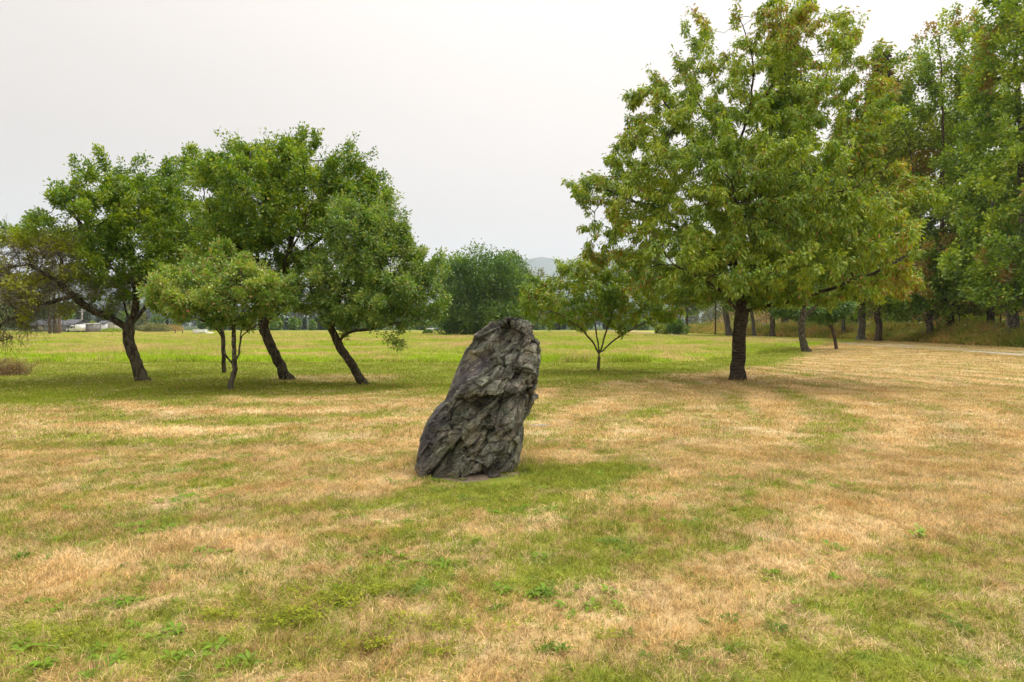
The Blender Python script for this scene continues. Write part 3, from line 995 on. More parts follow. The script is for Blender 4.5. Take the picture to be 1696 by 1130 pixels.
def rock_weeds():
    c = gpt(812, 790)
    r = np.random.default_rng(8)
    V, F, rn, k = [], [], [], 0
    for s_ in range(26):
        a = r.random() * 6.28; l = .05 + .07 * r.random()
        d = np.array([math.cos(a), math.sin(a), .4 + .5 * r.random()]); e_ = np.array([-d[1], d[0], 0])
        w = .010 + .006 * r.random()
        V += [d * 0, d * l * .5 - e_ * w, d * l + np.array([0, 0, -l * .25]), d * l * .5 + e_ * w]
        F.append((k, k + 1, k + 2, k + 3)); k += 4; rn += [r.random()] * 4
    thing('dandelion_plant', 'small green leafy weed growing in the bare soil against the boulder', 'weed', (c[0], c[1] - .02, .03), 0, None,
          mesh_np('dandelion_plant', np.array(V), np.array(F), M_WEED, False, {'rnd': rn, 'tip': [0] * len(rn)}))
    # flat slab beside it
    c = gpt(893, 709)
    a = np.linspace(0, 6.283, 14, endpoint=False)
    rr = .15 * (1 + .25 * np.sin(a * 2 + 1) + .1 * np.sin(a * 5))
    v = np.concatenate([np.stack([np.cos(a) * rr, np.sin(a) * rr * .7, a * 0 - .02], 1), np.stack([np.cos(a) * rr, np.sin(a) * rr * .7, a * 0 + .035], 1),
                        np.stack([np.cos(a) * rr * .88, np.sin(a) * rr * .6, a * 0 + .05], 1), [[0, 0, .053]]])
    n = 14
    f4 = np.array([(q + n * s_, (q + 1) % n + n * s_, (q + 1) % n + n * (s_ + 1), q + n * (s_ + 1)) for s_ in (0, 1) for q in range(n)])
    f3 = np.array([(2 * n + q, 2 * n + (q + 1) % n, 3 * n) for q in range(n)])
    thing('flat_stone', 'flat pale grey stone slab lying in the lawn beside the boulder', 'stone', (c[0], c[1], 0), .3, None,
          mesh_np('flat_stone', v, [f4, f3], flat_mat('slab_stone', (0.27, 0.25, 0.22), .9, .4, 14, bump=.5)))
rock_weeds()
print('T rock', round(time.time() - T0, 1))

# ------------------------------------------------------------------ trees
def resample(P, step):
    P = np.asarray(P, float)
    d = np.concatenate([[0], np.cumsum(np.linalg.norm(np.diff(P, axis=0), axis=1))])
    n = max(2, int(math.ceil(d[-1] / step)) + 1)
    s = np.linspace(0, d[-1], n)
    if len(P) > 2:      # soften corners
        k = np.stack([np.interp(s, d, P[:, i]) for i in range(3)], 1)
        for _ in range(2):
            k[1:-1] = (k[:-2] + 2 * k[1:-1] + k[2:]) / 4
        return k
    return np.stack([np.interp(s, d, P[:, i]) for i in range(3)], 1)

def colonize(limbs, A, D, di, dk, iters, r, jitter=0.25, up=0.0):
    """limbs: list of (parent_limb_index or -1, polyline). A attractors. Returns nodes, parents"""
    nodes, par = [], []
    tips = []
    for (pi, pl) in limbs:
        pl = resample(pl, D)
        if pi < 0:
            start = -1
        else:
            arr = np.array(nodes)
            start = int(np.argmin(np.linalg.norm(arr - pl[0], axis=1)))
            pl = pl[1:]
        for q in pl:
            nodes.append(q + r.standard_normal(3) * D * .06)
            par.append(start)
            start = len(nodes) - 1
    nodes = [np.asarray(q, float) for q in nodes]
    arr = np.array(nodes)
    # nearest node for each attractor
    def near(A, B):
        best = np.zeros(len(A), int); bd = np.full(len(A), 1e9)
        for s_ in range(0, len(B), 400):
            d = ((A[:, None, :] - B[None, s_:s_ + 400]) ** 2).sum(2)
            k = d.argmin(1); v = d[np.arange(len(A)), k]
            m = v < bd
            bd[m] = v[m]; best[m] = k[m] + s_
        return best, np.sqrt(bd)
    idx, dist = near(A, arr)
    alive = np.ones(len(A), bool)
    grew = {}
    for it in range(iters):
        m = alive & (dist < di)
        if not m.any():
            if alive.any() and it < 4:
                di *= 1.6
                continue
            break
        ai = np.nonzero(m)[0]
        ni = idx[ai]
        vec = A[ai] - arr[ni]
        vec /= np.linalg.norm(vec, axis=1)[:, None] + 1e-9
        u, inv = np.unique(ni, return_inverse=True)
        acc = np.zeros((len(u), 3))
        np.add.at(acc, inv, vec)
        acc /= np.linalg.norm(acc, axis=1)[:, None] + 1e-9
        acc += r.standard_normal(acc.shape) * jitter + np.array([0, 0, up])
        acc /= np.linalg.norm(acc, axis=1)[:, None] + 1e-9
        new = arr[u] + acc * D
        ok = np.array([grew.get(int(k), 0) < 4 for k in u])
        if not ok.any(): break
        u, new = u[ok], new[ok]
        for k in u: grew[int(k)] = grew.get(int(k), 0) + 1
        base = len(arr)
        arr = np.concatenate([arr, new])
        par += [int(k) for k in u]
        b2, d2 = near(A[alive], new)
        al = np.nonzero(alive)[0]
        mm = d2 < dist[al]
        dist[al[mm]] = d2[mm]; idx[al[mm]] = b2[mm] + base
        alive &= dist > dk
        if len(arr) > 14000: break
    return arr, np.array(par)

def skeleton(arr, par, r_base, r_tip):
    n = len(arr)
    kids = [[] for _ in range(n)]
    for i, p in enumerate(par):
        if p >= 0: kids[p].append(i)
    cnt = np.ones(n)
    order = np.arange(n)[::-1]           # children always have a larger index
    leafc = np.array([1.0 if not k else 0.0 for k in kids])
    for i in order:
        if par[i] >= 0: leafc[par[i]] += leafc[i]
    tot = leafc[0]
    p = math.log(max(tot, 2)) / math.log(r_base / r_tip)
    rad = r_tip * leafc ** (1 / p)
    length = np.zeros(n)
    for i in order:
        if kids[i]: length[i] = 1 + max(length[k] for k in kids[i])
    return kids, rad, leafc, length

def wood_mesh(name, arr, par, kids, rad, mat, flare=1.35, lump=0.12, min_r=0.0, seed=0):
    G = Geo()
    n = len(arr)
    main = {}
    starts = [(0, -1)]
    done = []
    while starts:
        s_, p = starts.pop()
        ch = [s_]
        cur = s_
        while kids[cur]:
            ks = sorted(kids[cur], key=lambda k: -rad[k])
            for k in ks[1:]: starts.append((k, cur))
            cur = ks[0]
            ch.append(cur)
        pts = arr[ch]; rr = rad[ch].copy()
        if p >= 0:
            pts = np.concatenate([arr[p][None], pts]); rr = np.concatenate([[min(rad[p] * .8, rr[0] * 1.15)], rr])
        if len(pts) < 2 or rr.max() < min_r: continue
        if len(pts) == 2:
            pts = np.array([pts[0], (pts[0] + pts[1]) / 2, pts[1]]); rr = np.array([rr[0], rr.mean(), rr[1]])
        big = rr[0]
        sides = 26 if big > .12 else 9 if big > .05 else 5 if big > .015 else 3
        if big > .08:                     # denser rings on the thick wood, rounder curve
            d = np.concatenate([[0], np.cumsum(np.linalg.norm(np.diff(pts, axis=0), axis=1))])
            s2 = np.arange(0, d[-1], max(.05, big * .35))
            s2 = np.append(s2, d[-1])
            rr = np.interp(s2, d, rr); pts = np.stack([np.interp(s2, d, pts[:, i]) for i in range(3)], 1)
            if p < 0:
                rr = rr * (1 + (flare - 1) * np.exp(-s2 / (big * 1.3)))
        v, f4, f3 = tube_np(pts, rr, sides)
        if p < 0 and big > .06:
            k = sides * len(pts)
            cen = np.repeat(pts, sides, 0); q = v[:k] - cen
            an = np.arctan2(q[:, 1], q[:, 0]); hh = cen[:, 2]
            root = np.exp(-np.clip(hh, 0, None) / (big * 1.1)) * (.16 + .22 * np.cos(an * 5 + seed) + .14 * np.cos(an * 3 + seed * 2))
            v[:k] = cen + q * (1 + root)[:, None]
        if big > .04 and lump:
            k = (sides * len(pts))
            cen = np.repeat(pts, sides, 0)
            q = v[:k] - cen
            nn = fbm(v[:k] * np.array([5, 5, 2.2]) / max(.35, big * 2.2), 3, seed)
            v[:k] = cen + q * (1 + lump * 2.4 * (nn - .5))[:, None]
        G.add(v, f4, f3)
    return G.mesh(name, mat, True)

def leaf_mesh(name, C, dirs, size, aspect, mat, r, tip=None, fold=0.18, droop=0.0, up_bias=0.6):
    n = len(C)
    d = dirs + r.standard_normal((n, 3)) * .45
    d[:, 2] -= droop
    d /= np.linalg.norm(d, axis=1)[:, None] + 1e-9
    nr = r.standard_normal((n, 3)) * .7 + np.array([0, 0, up_bias])
    s = np.cross(d, nr); s /= np.linalg.norm(s, axis=1)[:, None] + 1e-9
    nr = np.cross(s, d)
    L_ = size * (.65 + .6 * r.random(n))[:, None]
    W = L_ * aspect * (.8 + .4 * r.random(n))[:, None]
    p0 = C
    p2 = C + d * L_ - nr * L_ * .08
    m = C + d * L_ * .48
    a = m + s * W / 2 + nr * W * fold
    b = m - s * W / 2 + nr * W * fold
    v = np.stack([p0, a, p2, b], 1).reshape(-1, 3)
    k = np.arange(n)[:, None] * 4
    f = np.concatenate([k + np.array([[0, 1, 2]]), k + np.array([[0, 2, 3]])])
    rn = np.repeat(r.random(n), 4)
    tp = np.repeat(tip if tip is not None else np.zeros(n), 4)
    return mesh_np(name, v, f, mat, False, {'rnd': rn, 'tip': tp})

LOBE = 1.13
def lobes_pts(lobes, Y, n, r, gap=0.42, nscale=0.9, seed=0, shell=0.5):
    """points inside a union of ellipsoids. lobe: (px, py, rx_px, ry_px, dy=0, rz_m=None)"""
    k = Y / FPX
    vols, E = [], []
    for lb in lobes:
        px_, py_, rx_, ry_ = lb[:4]
        dy_ = lb[4] if len(lb) > 4 else 0.0
        rz_ = lb[5] if len(lb) > 5 and lb[5] else (rx_ + ry_) / 2 * k
        c = pt(px_, py_, Y + 0.0); c[1] = Y + dy_
        E.append((c, np.array([rx_ * k, rz_, ry_ * k]) * LOBE))
        vols.append(rx_ * ry_ * k * k * rz_)
    vols = np.array(vols) / sum(vols)
    out_ = []
    tot = 0
    while tot < n:
        ch = r.choice(len(E), n, p=vols)
        u = r.standard_normal((n, 3)); u /= np.linalg.norm(u, axis=1)[:, None]
        rad = r.random(n) ** (1 / 3 * (1 - shell) + 1e-3) if shell > 0 else r.random(n) ** (1 / 3)
        c = np.array([E[q][0] for q in ch]); s_ = np.array([E[q][1] for q in ch])
        P = c + u * rad[:, None] * s_
        P += (np.stack([fbm(P * nscale * 1.4, 2, seed + q) for q in (1, 2, 3)], 1) - .5) * s_.mean() * .35
        m = fbm(P * nscale, 2, seed) > gap
        P = P[m & (P[:, 2] > .3)]
        out_.append(P); tot += len(P)
    return np.concatenate(out_)[:n]

sst = lambda x, a_, b_: (lambda q: q * q * (3 - 2 * q))(np.clip((x - a_) / (b_ - a_), 0, 1))
def make_tree(name, label, cat, Y, base, limbs, lobes, bark, leaf, r_base, r_tip=.004, n_attr=1600, D=.22, di=1.6, dk=.32, n_leaf=40000,
              leaf_size=.08, aspect=.55, droop=0, seed=1, group=None, gap=.4, tipfun=None, spread=.12, shoots=0, shoot_len=.8, dens=None, up=0.0,
              nscale=.9, shell=.45, twig_len=3, min_r=0.0, leaf_up=.6, flare=1.35, lump=.12, extra=None, crown_name='crown', lobe=1.10, clump_w=2.0, clump_f=.08):
    r = np.random.default_rng(seed)
    b = gpt(*base) if Y is None else None
    if Y is None: Y = b[1]
    bp = pt(base[0], base[1], Y)
    o3 = np.array([bp[0], Y, 0.0])
    def L3(p):
        q = pt(p[0], p[1], Y); q[1] = Y + (p[2] if len(p) > 2 else 0); return q
    lim = []
    for k, (pi, pl) in enumerate(limbs):
        w = np.array([L3(p) for p in pl])
        if k == 0:
            w[0, 2] = -.08
        lim.append((pi, w))
    global LOBE
    LOBE = lobe
    A = lobes_pts(lobes, Y, int(n_attr * 1.25), r, gap - .04, nscale, seed * 7, shell)
    n_leaf = int(n_leaf * 1.25)
    arr, par = colonize(lim, A, D, di, dk, 160, r, up=up)
    # shoots: long whips sticking out of the outline
    if shoots:
        kids0 = np.bincount(par[par >= 0], minlength=len(arr))
        cen = A.mean(0)
        ends = np.nonzero((kids0 == 0) & (arr[:, 2] > np.percentile(A[:, 2], 35)))[0]
        if len(ends):
            nb = r.choice(ends, min(shoots, len(ends)), replace=False)
            na_, np_ = [], []
            for e0 in nb:
                dv = arr[e0] - cen; dv /= np.linalg.norm(dv) + 1e-9
                dv = dv * .9 + np.array([0, 0, .4]) + r.standard_normal(3) * .3
                dv /= np.linalg.norm(dv)
                ln = shoot_len * (.4 + .8 * r.random()); st = max(2, int(ln / D)); p_ = int(e0); pos = arr[e0]
                for q in range(st):
                    pos = pos + dv * ln / st + r.standard_normal(3) * .02
                    na_.append(pos); np_.append(p_); p_ = len(arr) + len(na_) - 1
            arr = np.concatenate([arr, np.array(na_)]); par = np.concatenate([par, np.array(np_)])
    arr -= o3
    kids, rad, leafc, length = skeleton(arr, par, r_base, r_tip)
    t = thing(name, label, cat, o3, 0, group)
    link('trunk', wood_mesh('trunk', arr, par, kids, rad, bark, flare, lump, min_r, seed), t)
    # leaves on young wood
    young = np.nonzero((length <= twig_len) & (par >= 0))[0]
    w = np.ones(len(young))
    if dens is not None:
        w = dens(arr[young] + o3)
    w = w * (clump_f + sst(fbm((arr[young] + 40) * clump_w, 2, seed + 3), .36, .60))
    w = w / w.sum()
    ch = r.choice(len(young), n_leaf, p=w)
    i = young[ch]
    pdir = arr[i] - arr[par[i]]
    pdir /= np.linalg.norm(pdir, axis=1)[:, None] + 1e-9
    f = r.random(n_leaf)
    C = arr[par[i]] + (arr[i] - arr[par[i]]) * f[:, None]
    off = r.standard_normal((n_leaf, 3)) * spread
    C = C + off
    od = off / (np.linalg.norm(off, axis=1)[:, None] + 1e-9)
    tip = tipfun(C + o3, length[i], r) if tipfun else None
    lm = leaf_mesh(crown_name, C, pdir * .6 + od, leaf_size, aspect, leaf, r, tip, droop=droop, up_bias=leaf_up)
    link(crown_name, lm, t)
    if extra: extra(t, arr, young, r, o3)
    print('T', name, len(arr), round(time.time() - T0, 1))
    return t

# leaf colours; the apple leaf's darker tones deepened to stand in for crown shade
M_APPLE = leaf_mat('apple_leaf', [(0.035, 0.105, 0.012), (0.14, 0.26, 0.015), (0.38, 0.47, 0.025)], (0.48, 0.48, 0.05), hue_noise=.7)
M_APPLE2 = leaf_mat('grey_apple_leaf', [(0.045, 0.125, 0.026), (0.15, 0.275, 0.045), (0.36, 0.45, 0.10)], (0.40, 0.38, 0.10), hue_noise=.7)
M_APPLE3 = leaf_mat('pale_apple_leaf', [(0.075, 0.18, 0.03), (0.22, 0.36, 0.05), (0.46, 0.53, 0.12)], (0.46, 0.27, 0.14), hue_noise=.8)
M_CHERRY = leaf_mat('cherry_leaf', [(0.065, 0.15, 0.012), (0.215, 0.34, 0.018), (0.44, 0.51, 0.03)], (0.36, 0.16, 0.03), hue_noise=.55)
M_MAPLE = leaf_mat('maple_leaf', [(0.055, 0.135, 0.012), (0.20, 0.33, 0.02), (0.46, 0.55, 0.04)], (0.36, 0.20, 0.06), hue_noise=.16)
M_MAPLEY = leaf_mat('yellow_maple_leaf', [(0.14, 0.22, 0.02), (0.28, 0.36, 0.025), (0.42, 0.45, 0.04)], (0.38, 0.26, 0.05), hue_noise=.16)
M_ALDER = leaf_mat('alder_leaf', [(0.03, 0.085, 0.014), (0.085, 0.19, 0.02), (0.26, 0.36, 0.03)], hue_noise=.12)
M_ALDERP = leaf_mat('pale_willow_leaf', [(0.10, 0.12, 0.05), (0.18, 0.20, 0.08), (0.28, 0.28, 0.12)], hue_noise=.12)
M_CONIF = leaf_mat('conifer_needles', [(0.018, 0.04, 0.02), (0.035, 0.065, 0.03), (0.07, 0.10, 0.045)], trans=.1, hue_noise=.1)
M_CONIFG = leaf_mat('grey_conifer_needles', [(0.04, 0.05, 0.022), (0.075, 0.085, 0.04), (0.12, 0.125, 0.06)], trans=.1, hue_noise=.1)
M_BRUSH = leaf_mat('bramble_leaf', [(0.16, 0.12, 0.04), (0.32, 0.25, 0.09), (0.46, 0.34, 0.17)], (0.34, 0.13, 0.05), hue_noise=.2)
M_VWEED = leaf_mat('verge_weed_leaf', [(0.10, 0.16, 0.02), (0.22, 0.27, 0.035), (0.42, 0.36, 0.09)], (0.45, 0.22, 0.08), hue_noise=.3)
M_UNDER = leaf_mat('undergrowth_leaf', [(0.05, 0.07, 0.02), (0.10, 0.12, 0.03), (0.18, 0.19, 0.05)], (0.30, 0.15, 0.06), hue_noise=.2)

B_APPLE = bark_mat('apple_bark', (0.028, 0.022, 0.015), (0.085, 0.072, 0.045), (0.24, 0.22, 0.14), .60)
B_APPLEG = bark_mat('lichened_bark', (0.03, 0.025, 0.018), (0.11, 0.095, 0.07), (0.28, 0.27, 0.21), .57)
B_TWIG = bark_mat('grey_twig_bark', (0.09, 0.075, 0.055), (0.22, 0.19, 0.15), (0.34, 0.34, 0.28), .5)
B_CHERRY = bark_mat('cherry_bark', (0.022, 0.017, 0.013), (0.075, 0.06, 0.045), (0.22, 0.21, 0.17), .62, bands=True)
B_YCHERRY = bark_mat('young_cherry_bark', (0.07, 0.055, 0.035), (0.16, 0.13, 0.085), (0.26, 0.25, 0.18), .6, bands=True)
B_WOOD = bark_mat('woodland_bark', (0.035, 0.026, 0.018), (0.12, 0.09, 0.065), (0.2, 0.17, 0.13), .62, scale=.5)
B_PALE = bark_mat('pale_alder_bark', (0.05, 0.043, 0.034), (0.15, 0.135, 0.11), (0.30, 0.285, 0.25), .55, scale=.6)

sst = lambda x, a_, b_: (lambda q: q * q * (3 - 2 * q))(np.clip((x - a_) / (b_ - a_), 0, 1))

def apple_tip(amt=.06):
    def f(P, ln, r):
        return (r.random(len(P)) < amt).astype(float) * (.5 + .5 * r.random(len(P)))
    return f

# ---- old apple tree with the broken, half bare limb (far left)
YA = ground_Y(632)
def densA(P):
    px = P[:, 0] / P[:, 1] * FPX + 848
    py = 540 + (CAMH - P[:, 2]) / P[:, 1] * FPX
    bare = (1 - sst(px, 95, 150)) * sst(py, 385, 425)
    bare2 = sst(py, 455, 485) * (1 - sst(px, 250, 290))
    cl = fbm(P * 1.5, 2, 77) > .57
    return np.where((bare > .5) | (bare2 > .5), np.where(cl, .9, .012), 1.0)
def tipA(P, ln, r):
    px = P[:, 0] / P[:, 1] * FPX + 848
    py = 540 + (CAMH - P[:, 2]) / P[:, 1] * FPX
    y_ = (1 - sst(px, 100, 150)) * sst(py, 370, 420)
    return np.clip(y_ * (.5 + .5 * r.random(len(P))) + (r.random(len(P)) < .05) * .7, 0, 1)
def bare_twigs(t, arr, young, r, o3):
    W = arr[young] + o3
    px = W[:, 0] / W[:, 1] * FPX + 848
    py = 540 + (CAMH - W[:, 2]) / W[:, 1] * FPX
    k = young[((px < 130) & (py > 390)) | ((py > 450) & (px < 290))]
    g = Geo()
    for i in r.choice(k, 3200):
        p = arr[i]; d = r.standard_normal(3); d[2] -= .35; d /= np.linalg.norm(d)
        l = .25 + .4 * r.random(); e = p + d * l; m = (p + e) / 2 + r.standard_normal(3) * .05
        g.tube([p, m, e + [0, 0, -.04]], [.006, .005, .003], 3)
        e2 = m + (d + r.standard_normal(3) * .7) * l * .4
        g.tube([m, (m + e2) / 2 + r.standard_normal(3) * .02, e2], [.0045, .004, .003], 3)
    link('twigs', g.mesh('twigs', B_TWIG), t)['kind'] = 'stuff'
make_tree('apple_tree', 'leaning old apple tree whose long low limb carries half bare twigs', 'tree', YA, (237, 634),
          [(-1, [(237, 634), (228, 606, .0), (215, 578, 0), (208, 558, .05), (212, 540, .1)]),
           (0, [(211, 545, .1), (190, 527, -.1), (160, 515, -.3), (137, 492, -.4), (118, 470, -.5), (95, 455, -.6), (60, 440, -.4)]),
           (0, [(212, 542, .1), (214, 515, .3), (213, 480, .4), (205, 430, .5), (195, 370, .4), (190, 310, .2)]),
           (0, [(213, 540, .1), (226, 515, .3), (235, 480, .8), (245, 440, 1.2), (255, 390, 1.2)]),
           (2, [(205, 430, .5), (170, 390, -.6), (140, 350, -1.0)]),
           (1, [(118, 470, -.5), (80, 420, .6), (40, 395, 1.0)]),
           (1, [(137, 492, -.4), (100, 505, -.8), (60, 530, -1.1), (28, 560, -1.2)]),
           (0, [(212, 535, .1), (185, 500, .6), (170, 460, .9), (150, 430, .9)])],
          [(205, 360, 75, 70, 0, 1.9), (185, 308, 46, 36, 0, 1.1), (135, 395, 55, 42, -.3, 1.4), (232, 335, 38, 45, .3, 1.4), (260, 410, 50, 55, .3, 1.5), (200, 440, 70, 35, 0, 1.6),
           (55, 430, 60, 55, -.3, 1.5), (20, 500, 48, 62, -1.0, 1.4), (85, 500, 55, 35, -1.0, 1.2), (55, 400, 50, 30, .3, 1.2), (30, 550, 36, 22, -1.1, 1.0), (175, 480, 60, 22, -.2, 1.1)],
          B_APPLE, M_APPLE, .15, .006, 2900, .17, 1.4, .22, 56000, .084, .6, 0, 11, 'old apple trees in a row on the lawn', .36, tipA, .06, 110, .55, densA, nscale=1.1, lump=.16, extra=bare_twigs)

# ---- thin-stemmed tree behind
make_tree('apple_tree', 'apple tree with a thin upright stem standing behind the small apple tree', 'tree', None, (371, 617),
          [(-1, [(371, 617), (371, 590), (370, 565), (366, 540), (358, 500), (345, 450)]),
           (0, [(358, 500), (330, 450, -.5), (305, 400, -.6), (290, 350, 0)]),
           (0, [(345, 450), (340, 400, .5), (350, 340, .6), (345, 280, .4)]),
           (0, [(366, 540), (390, 470, .5), (400, 420, .8)])],
          [(335, 322, 55, 50, 0, 1.9), (300, 380, 44, 60, 0, 1.8), (345, 280, 36, 28, 0, 1.1), (345, 400, 70, 60, 0, 2.0), (285, 330, 22, 22, 0, .9), (266, 372, 28, 50, 0, 1.3), (300, 450, 50, 40, 0, 1.6)],
          B_APPLE, M_APPLE, .072, .004, 1700, .22, 1.5, .28, 42000, .088, .6, 0, 12, 'old apple trees in a row on the lawn', .36, apple_tip(), .07, 70, .5, nscale=1.0)

# ---- big leaning apple tree
make_tree('apple_tree', 'largest apple tree with a thick trunk leaning left behind the small pale one', 'tree', None, (478, 630),
          [(-1, [(478, 632), (462, 600), (446, 568), (436, 545), (431, 520)]),
           (0, [(434, 530), (425, 480, 0), (420, 430, .3), (415, 370, .3), (410, 300, 0)]),
           (0, [(436, 540), (462, 500, -.2), (480, 440, -.3), (495, 370, -.3), (505, 300, 0), (500, 250, 0)]),
           (2, [(480, 440, -.3), (530, 390, .3), (570, 350, .6)]),
           (1, [(420, 430, .3), (380, 390, -.8), (365, 340, -1.0)]),
           (2, [(495, 370, -.3), (450, 330, -1.2), (440, 280, -1.2)]),
           (2, [(470, 480, -.2), (500, 430, -1.4), (530, 400, -1.8)])],
          [(430, 318, 78, 62, 0, 2.2), (515, 312, 74, 62, 0, 2.1), (480, 360, 90, 85, 0, 2.4), (400, 268, 35, 26, 0, .9), (475, 266, 52, 26, 0, 1.2), (562, 280, 34, 34, 0, .9), (585, 345, 48, 60, 0, 1.5),
           (415, 410, 60, 60, 0, 2.0), (540, 410, 60, 60, 0, 2.0), (590, 300, 22, 30, 0, .7), (610, 340, 22, 30, 0, .7), (550, 262, 25, 18, 0, .7), (420, 258, 22, 18, 0, .7)],
          B_APPLE, M_APPLE, .138, .004, 2700, .2, 1.5, .26, 82000, .086, .6, 0, 13, 'old apple trees in a row on the lawn', .34, apple_tip(), .065, 150, .55, nscale=1.0, lump=.15)

# ---- right-hand apple tree
make_tree('apple_tree', 'apple tree with a slim crooked trunk and a low crown sweeping toward the boulder', 'tree', None, (604, 638),
          [(-1, [(604, 639), (591, 615), (574, 592), (562, 572), (556, 556), (547, 543)]),
           (0, [(547, 543), (553, 515, .1), (565, 480, .2), (585, 440, .2), (600, 390, 0)]),
           (0, [(547, 543), (530, 515, -.2), (520, 480, -.4), (525, 440, -.2)]),
           (0, [(560, 566), (574, 553, -.2), (592, 547, -.4), (625, 546, -.6), (660, 535, -.8), (700, 530, -.9)]),
           (1, [(560, 490, .1), (605, 470, -.6), (650, 450, -.8), (690, 470, -.8)]),
           (1, [(585, 440, .2), (630, 400, .5), (645, 360, .5)]),
           (3, [(625, 546, -.6), (655, 560, -.8), (675, 572, -.8)])],
          [(600, 395, 50, 50, 0, 1.6), (635, 430, 55, 60, 0, 1.7), (660, 480, 55, 45, -.2, 1.5), (705, 490, 30, 38, -.2, .9), (575, 470, 55, 45, 0, 1.6), (620, 500, 75, 35, -.3, 1.6), (560, 515, 40, 25, -.2, 1.1),
           (680, 525, 48, 25, -.3, 1.0), (640, 370, 28, 32, 0, .8), (720, 440, 14, 12, 0, .3), (510, 490, 40, 30, 0, 1.2), (670, 400, 20, 25, 0, .6), (715, 500, 24, 30, -.3, .8), (698, 450, 24, 22, -.2, .8), (655, 380, 24, 26, 0, .7)],
          B_APPLE, M_APPLE2, .112, .004, 2500, .17, 1.3, .21, 70000, .078, .55, 0, 14, 'old apple trees in a row on the lawn', .35, apple_tip(.1), .06, 120, .45, nscale=1.2, lump=.14)

# ---- small pale apple in front, with fruit
def fruit(t, arr, young, r, o3):
    pos = arr[r.choice(young, 70)]
    a = np.linspace(0, 6.283, 7, endpoint=False)
    V, F, k = [], [], 0
    for p in pos:
        R_ = .028 + .01 * r.random()
        p = p + np.array([0, 0, -.05])
        V.append(p + [0, 0, R_])
        for zz, rr in ((.6, .8), (0, 1), (-.6, .75)):
            for q in a: V.append(p + np.array([math.cos(q) * rr * R_, math.sin(q) * rr * R_, zz * R_]))
        V.append(p - [0, 0, R_ * .9])
        for q in range(7):
            n1 = (q + 1) % 7
            F.append((k, k + 1 + q, k + 1 + n1, k + 1 + n1))
            F.append((k + 1 + q, k + 8 + q, k + 8 + n1, k + 1 + n1))
            F.append((k + 8 + q, k + 15 + q, k + 15 + n1, k + 8 + n1))
            F.append((k + 15 + q, k + 22, k + 15 + n1, k + 15 + n1))
        k += 23
    F = np.array(F)
    tri = F[F[:, 2] == F[:, 3]][:, :3]; quad = F[F[:, 2] != F[:, 3]]
    ob = link('apples', mesh_np('apples', np.array(V), [quad, tri], flat_mat('apple_skin', (0.42, 0.17, 0.10), .35, .5, 12), True), t)
    ob['kind'] = 'stuff'
make_tree('small_apple_tree', 'small pale apple tree with reddish fruit and three gnarled stems from one foot', 'tree', None, (379, 648),
          [(-1, [(379, 649), (383, 632), (389, 612), (388, 598)]),
           (0, [(388, 603), (376, 592, -.1), (371, 575, -.1), (372, 560, -.1), (366, 545, -.2), (345, 530, -.3), (320, 525, -.3)]),
           (0, [(388, 600), (385, 580, .1), (382, 560, .2), (378, 535, .3), (372, 500, .3)]),
           (0, [(389, 601), (395, 585, .1), (394, 565, .1), (396, 545, .2), (400, 510, .2)]),
           (3, [(394, 562, .1), (412, 548, -.1), (428, 540, -.2), (448, 532, -.3)]),
           (2, [(379, 540, .3), (350, 510, .3), (320, 490, .3)]),
           (2, [(378, 530, .3), (405, 500, -.6), (420, 470, -.8)])],
          [(330, 478, 58, 32, 0, 1.2), (395, 465, 48, 34, 0, 1.2), (435, 490, 38, 35, 0, 1.0), (290, 488, 42, 33, 0, .9), (360, 500, 85, 30, 0, 1.4), (368, 420, 16, 18, 0, .4), (345, 448, 35, 24, 0, .8), (260, 490, 25, 18, 0, .5), (410, 430, 14, 16, 0, .4), (455, 515, 22, 16, 0, .5)],
          B_APPLEG, M_APPLE3, .064, .003, 2000, .12, .95, .16, 44000, .070, .6, 0, 15, None, .33, apple_tip(.10), .05, 80, .26, nscale=1.5, lump=.22, extra=fruit)

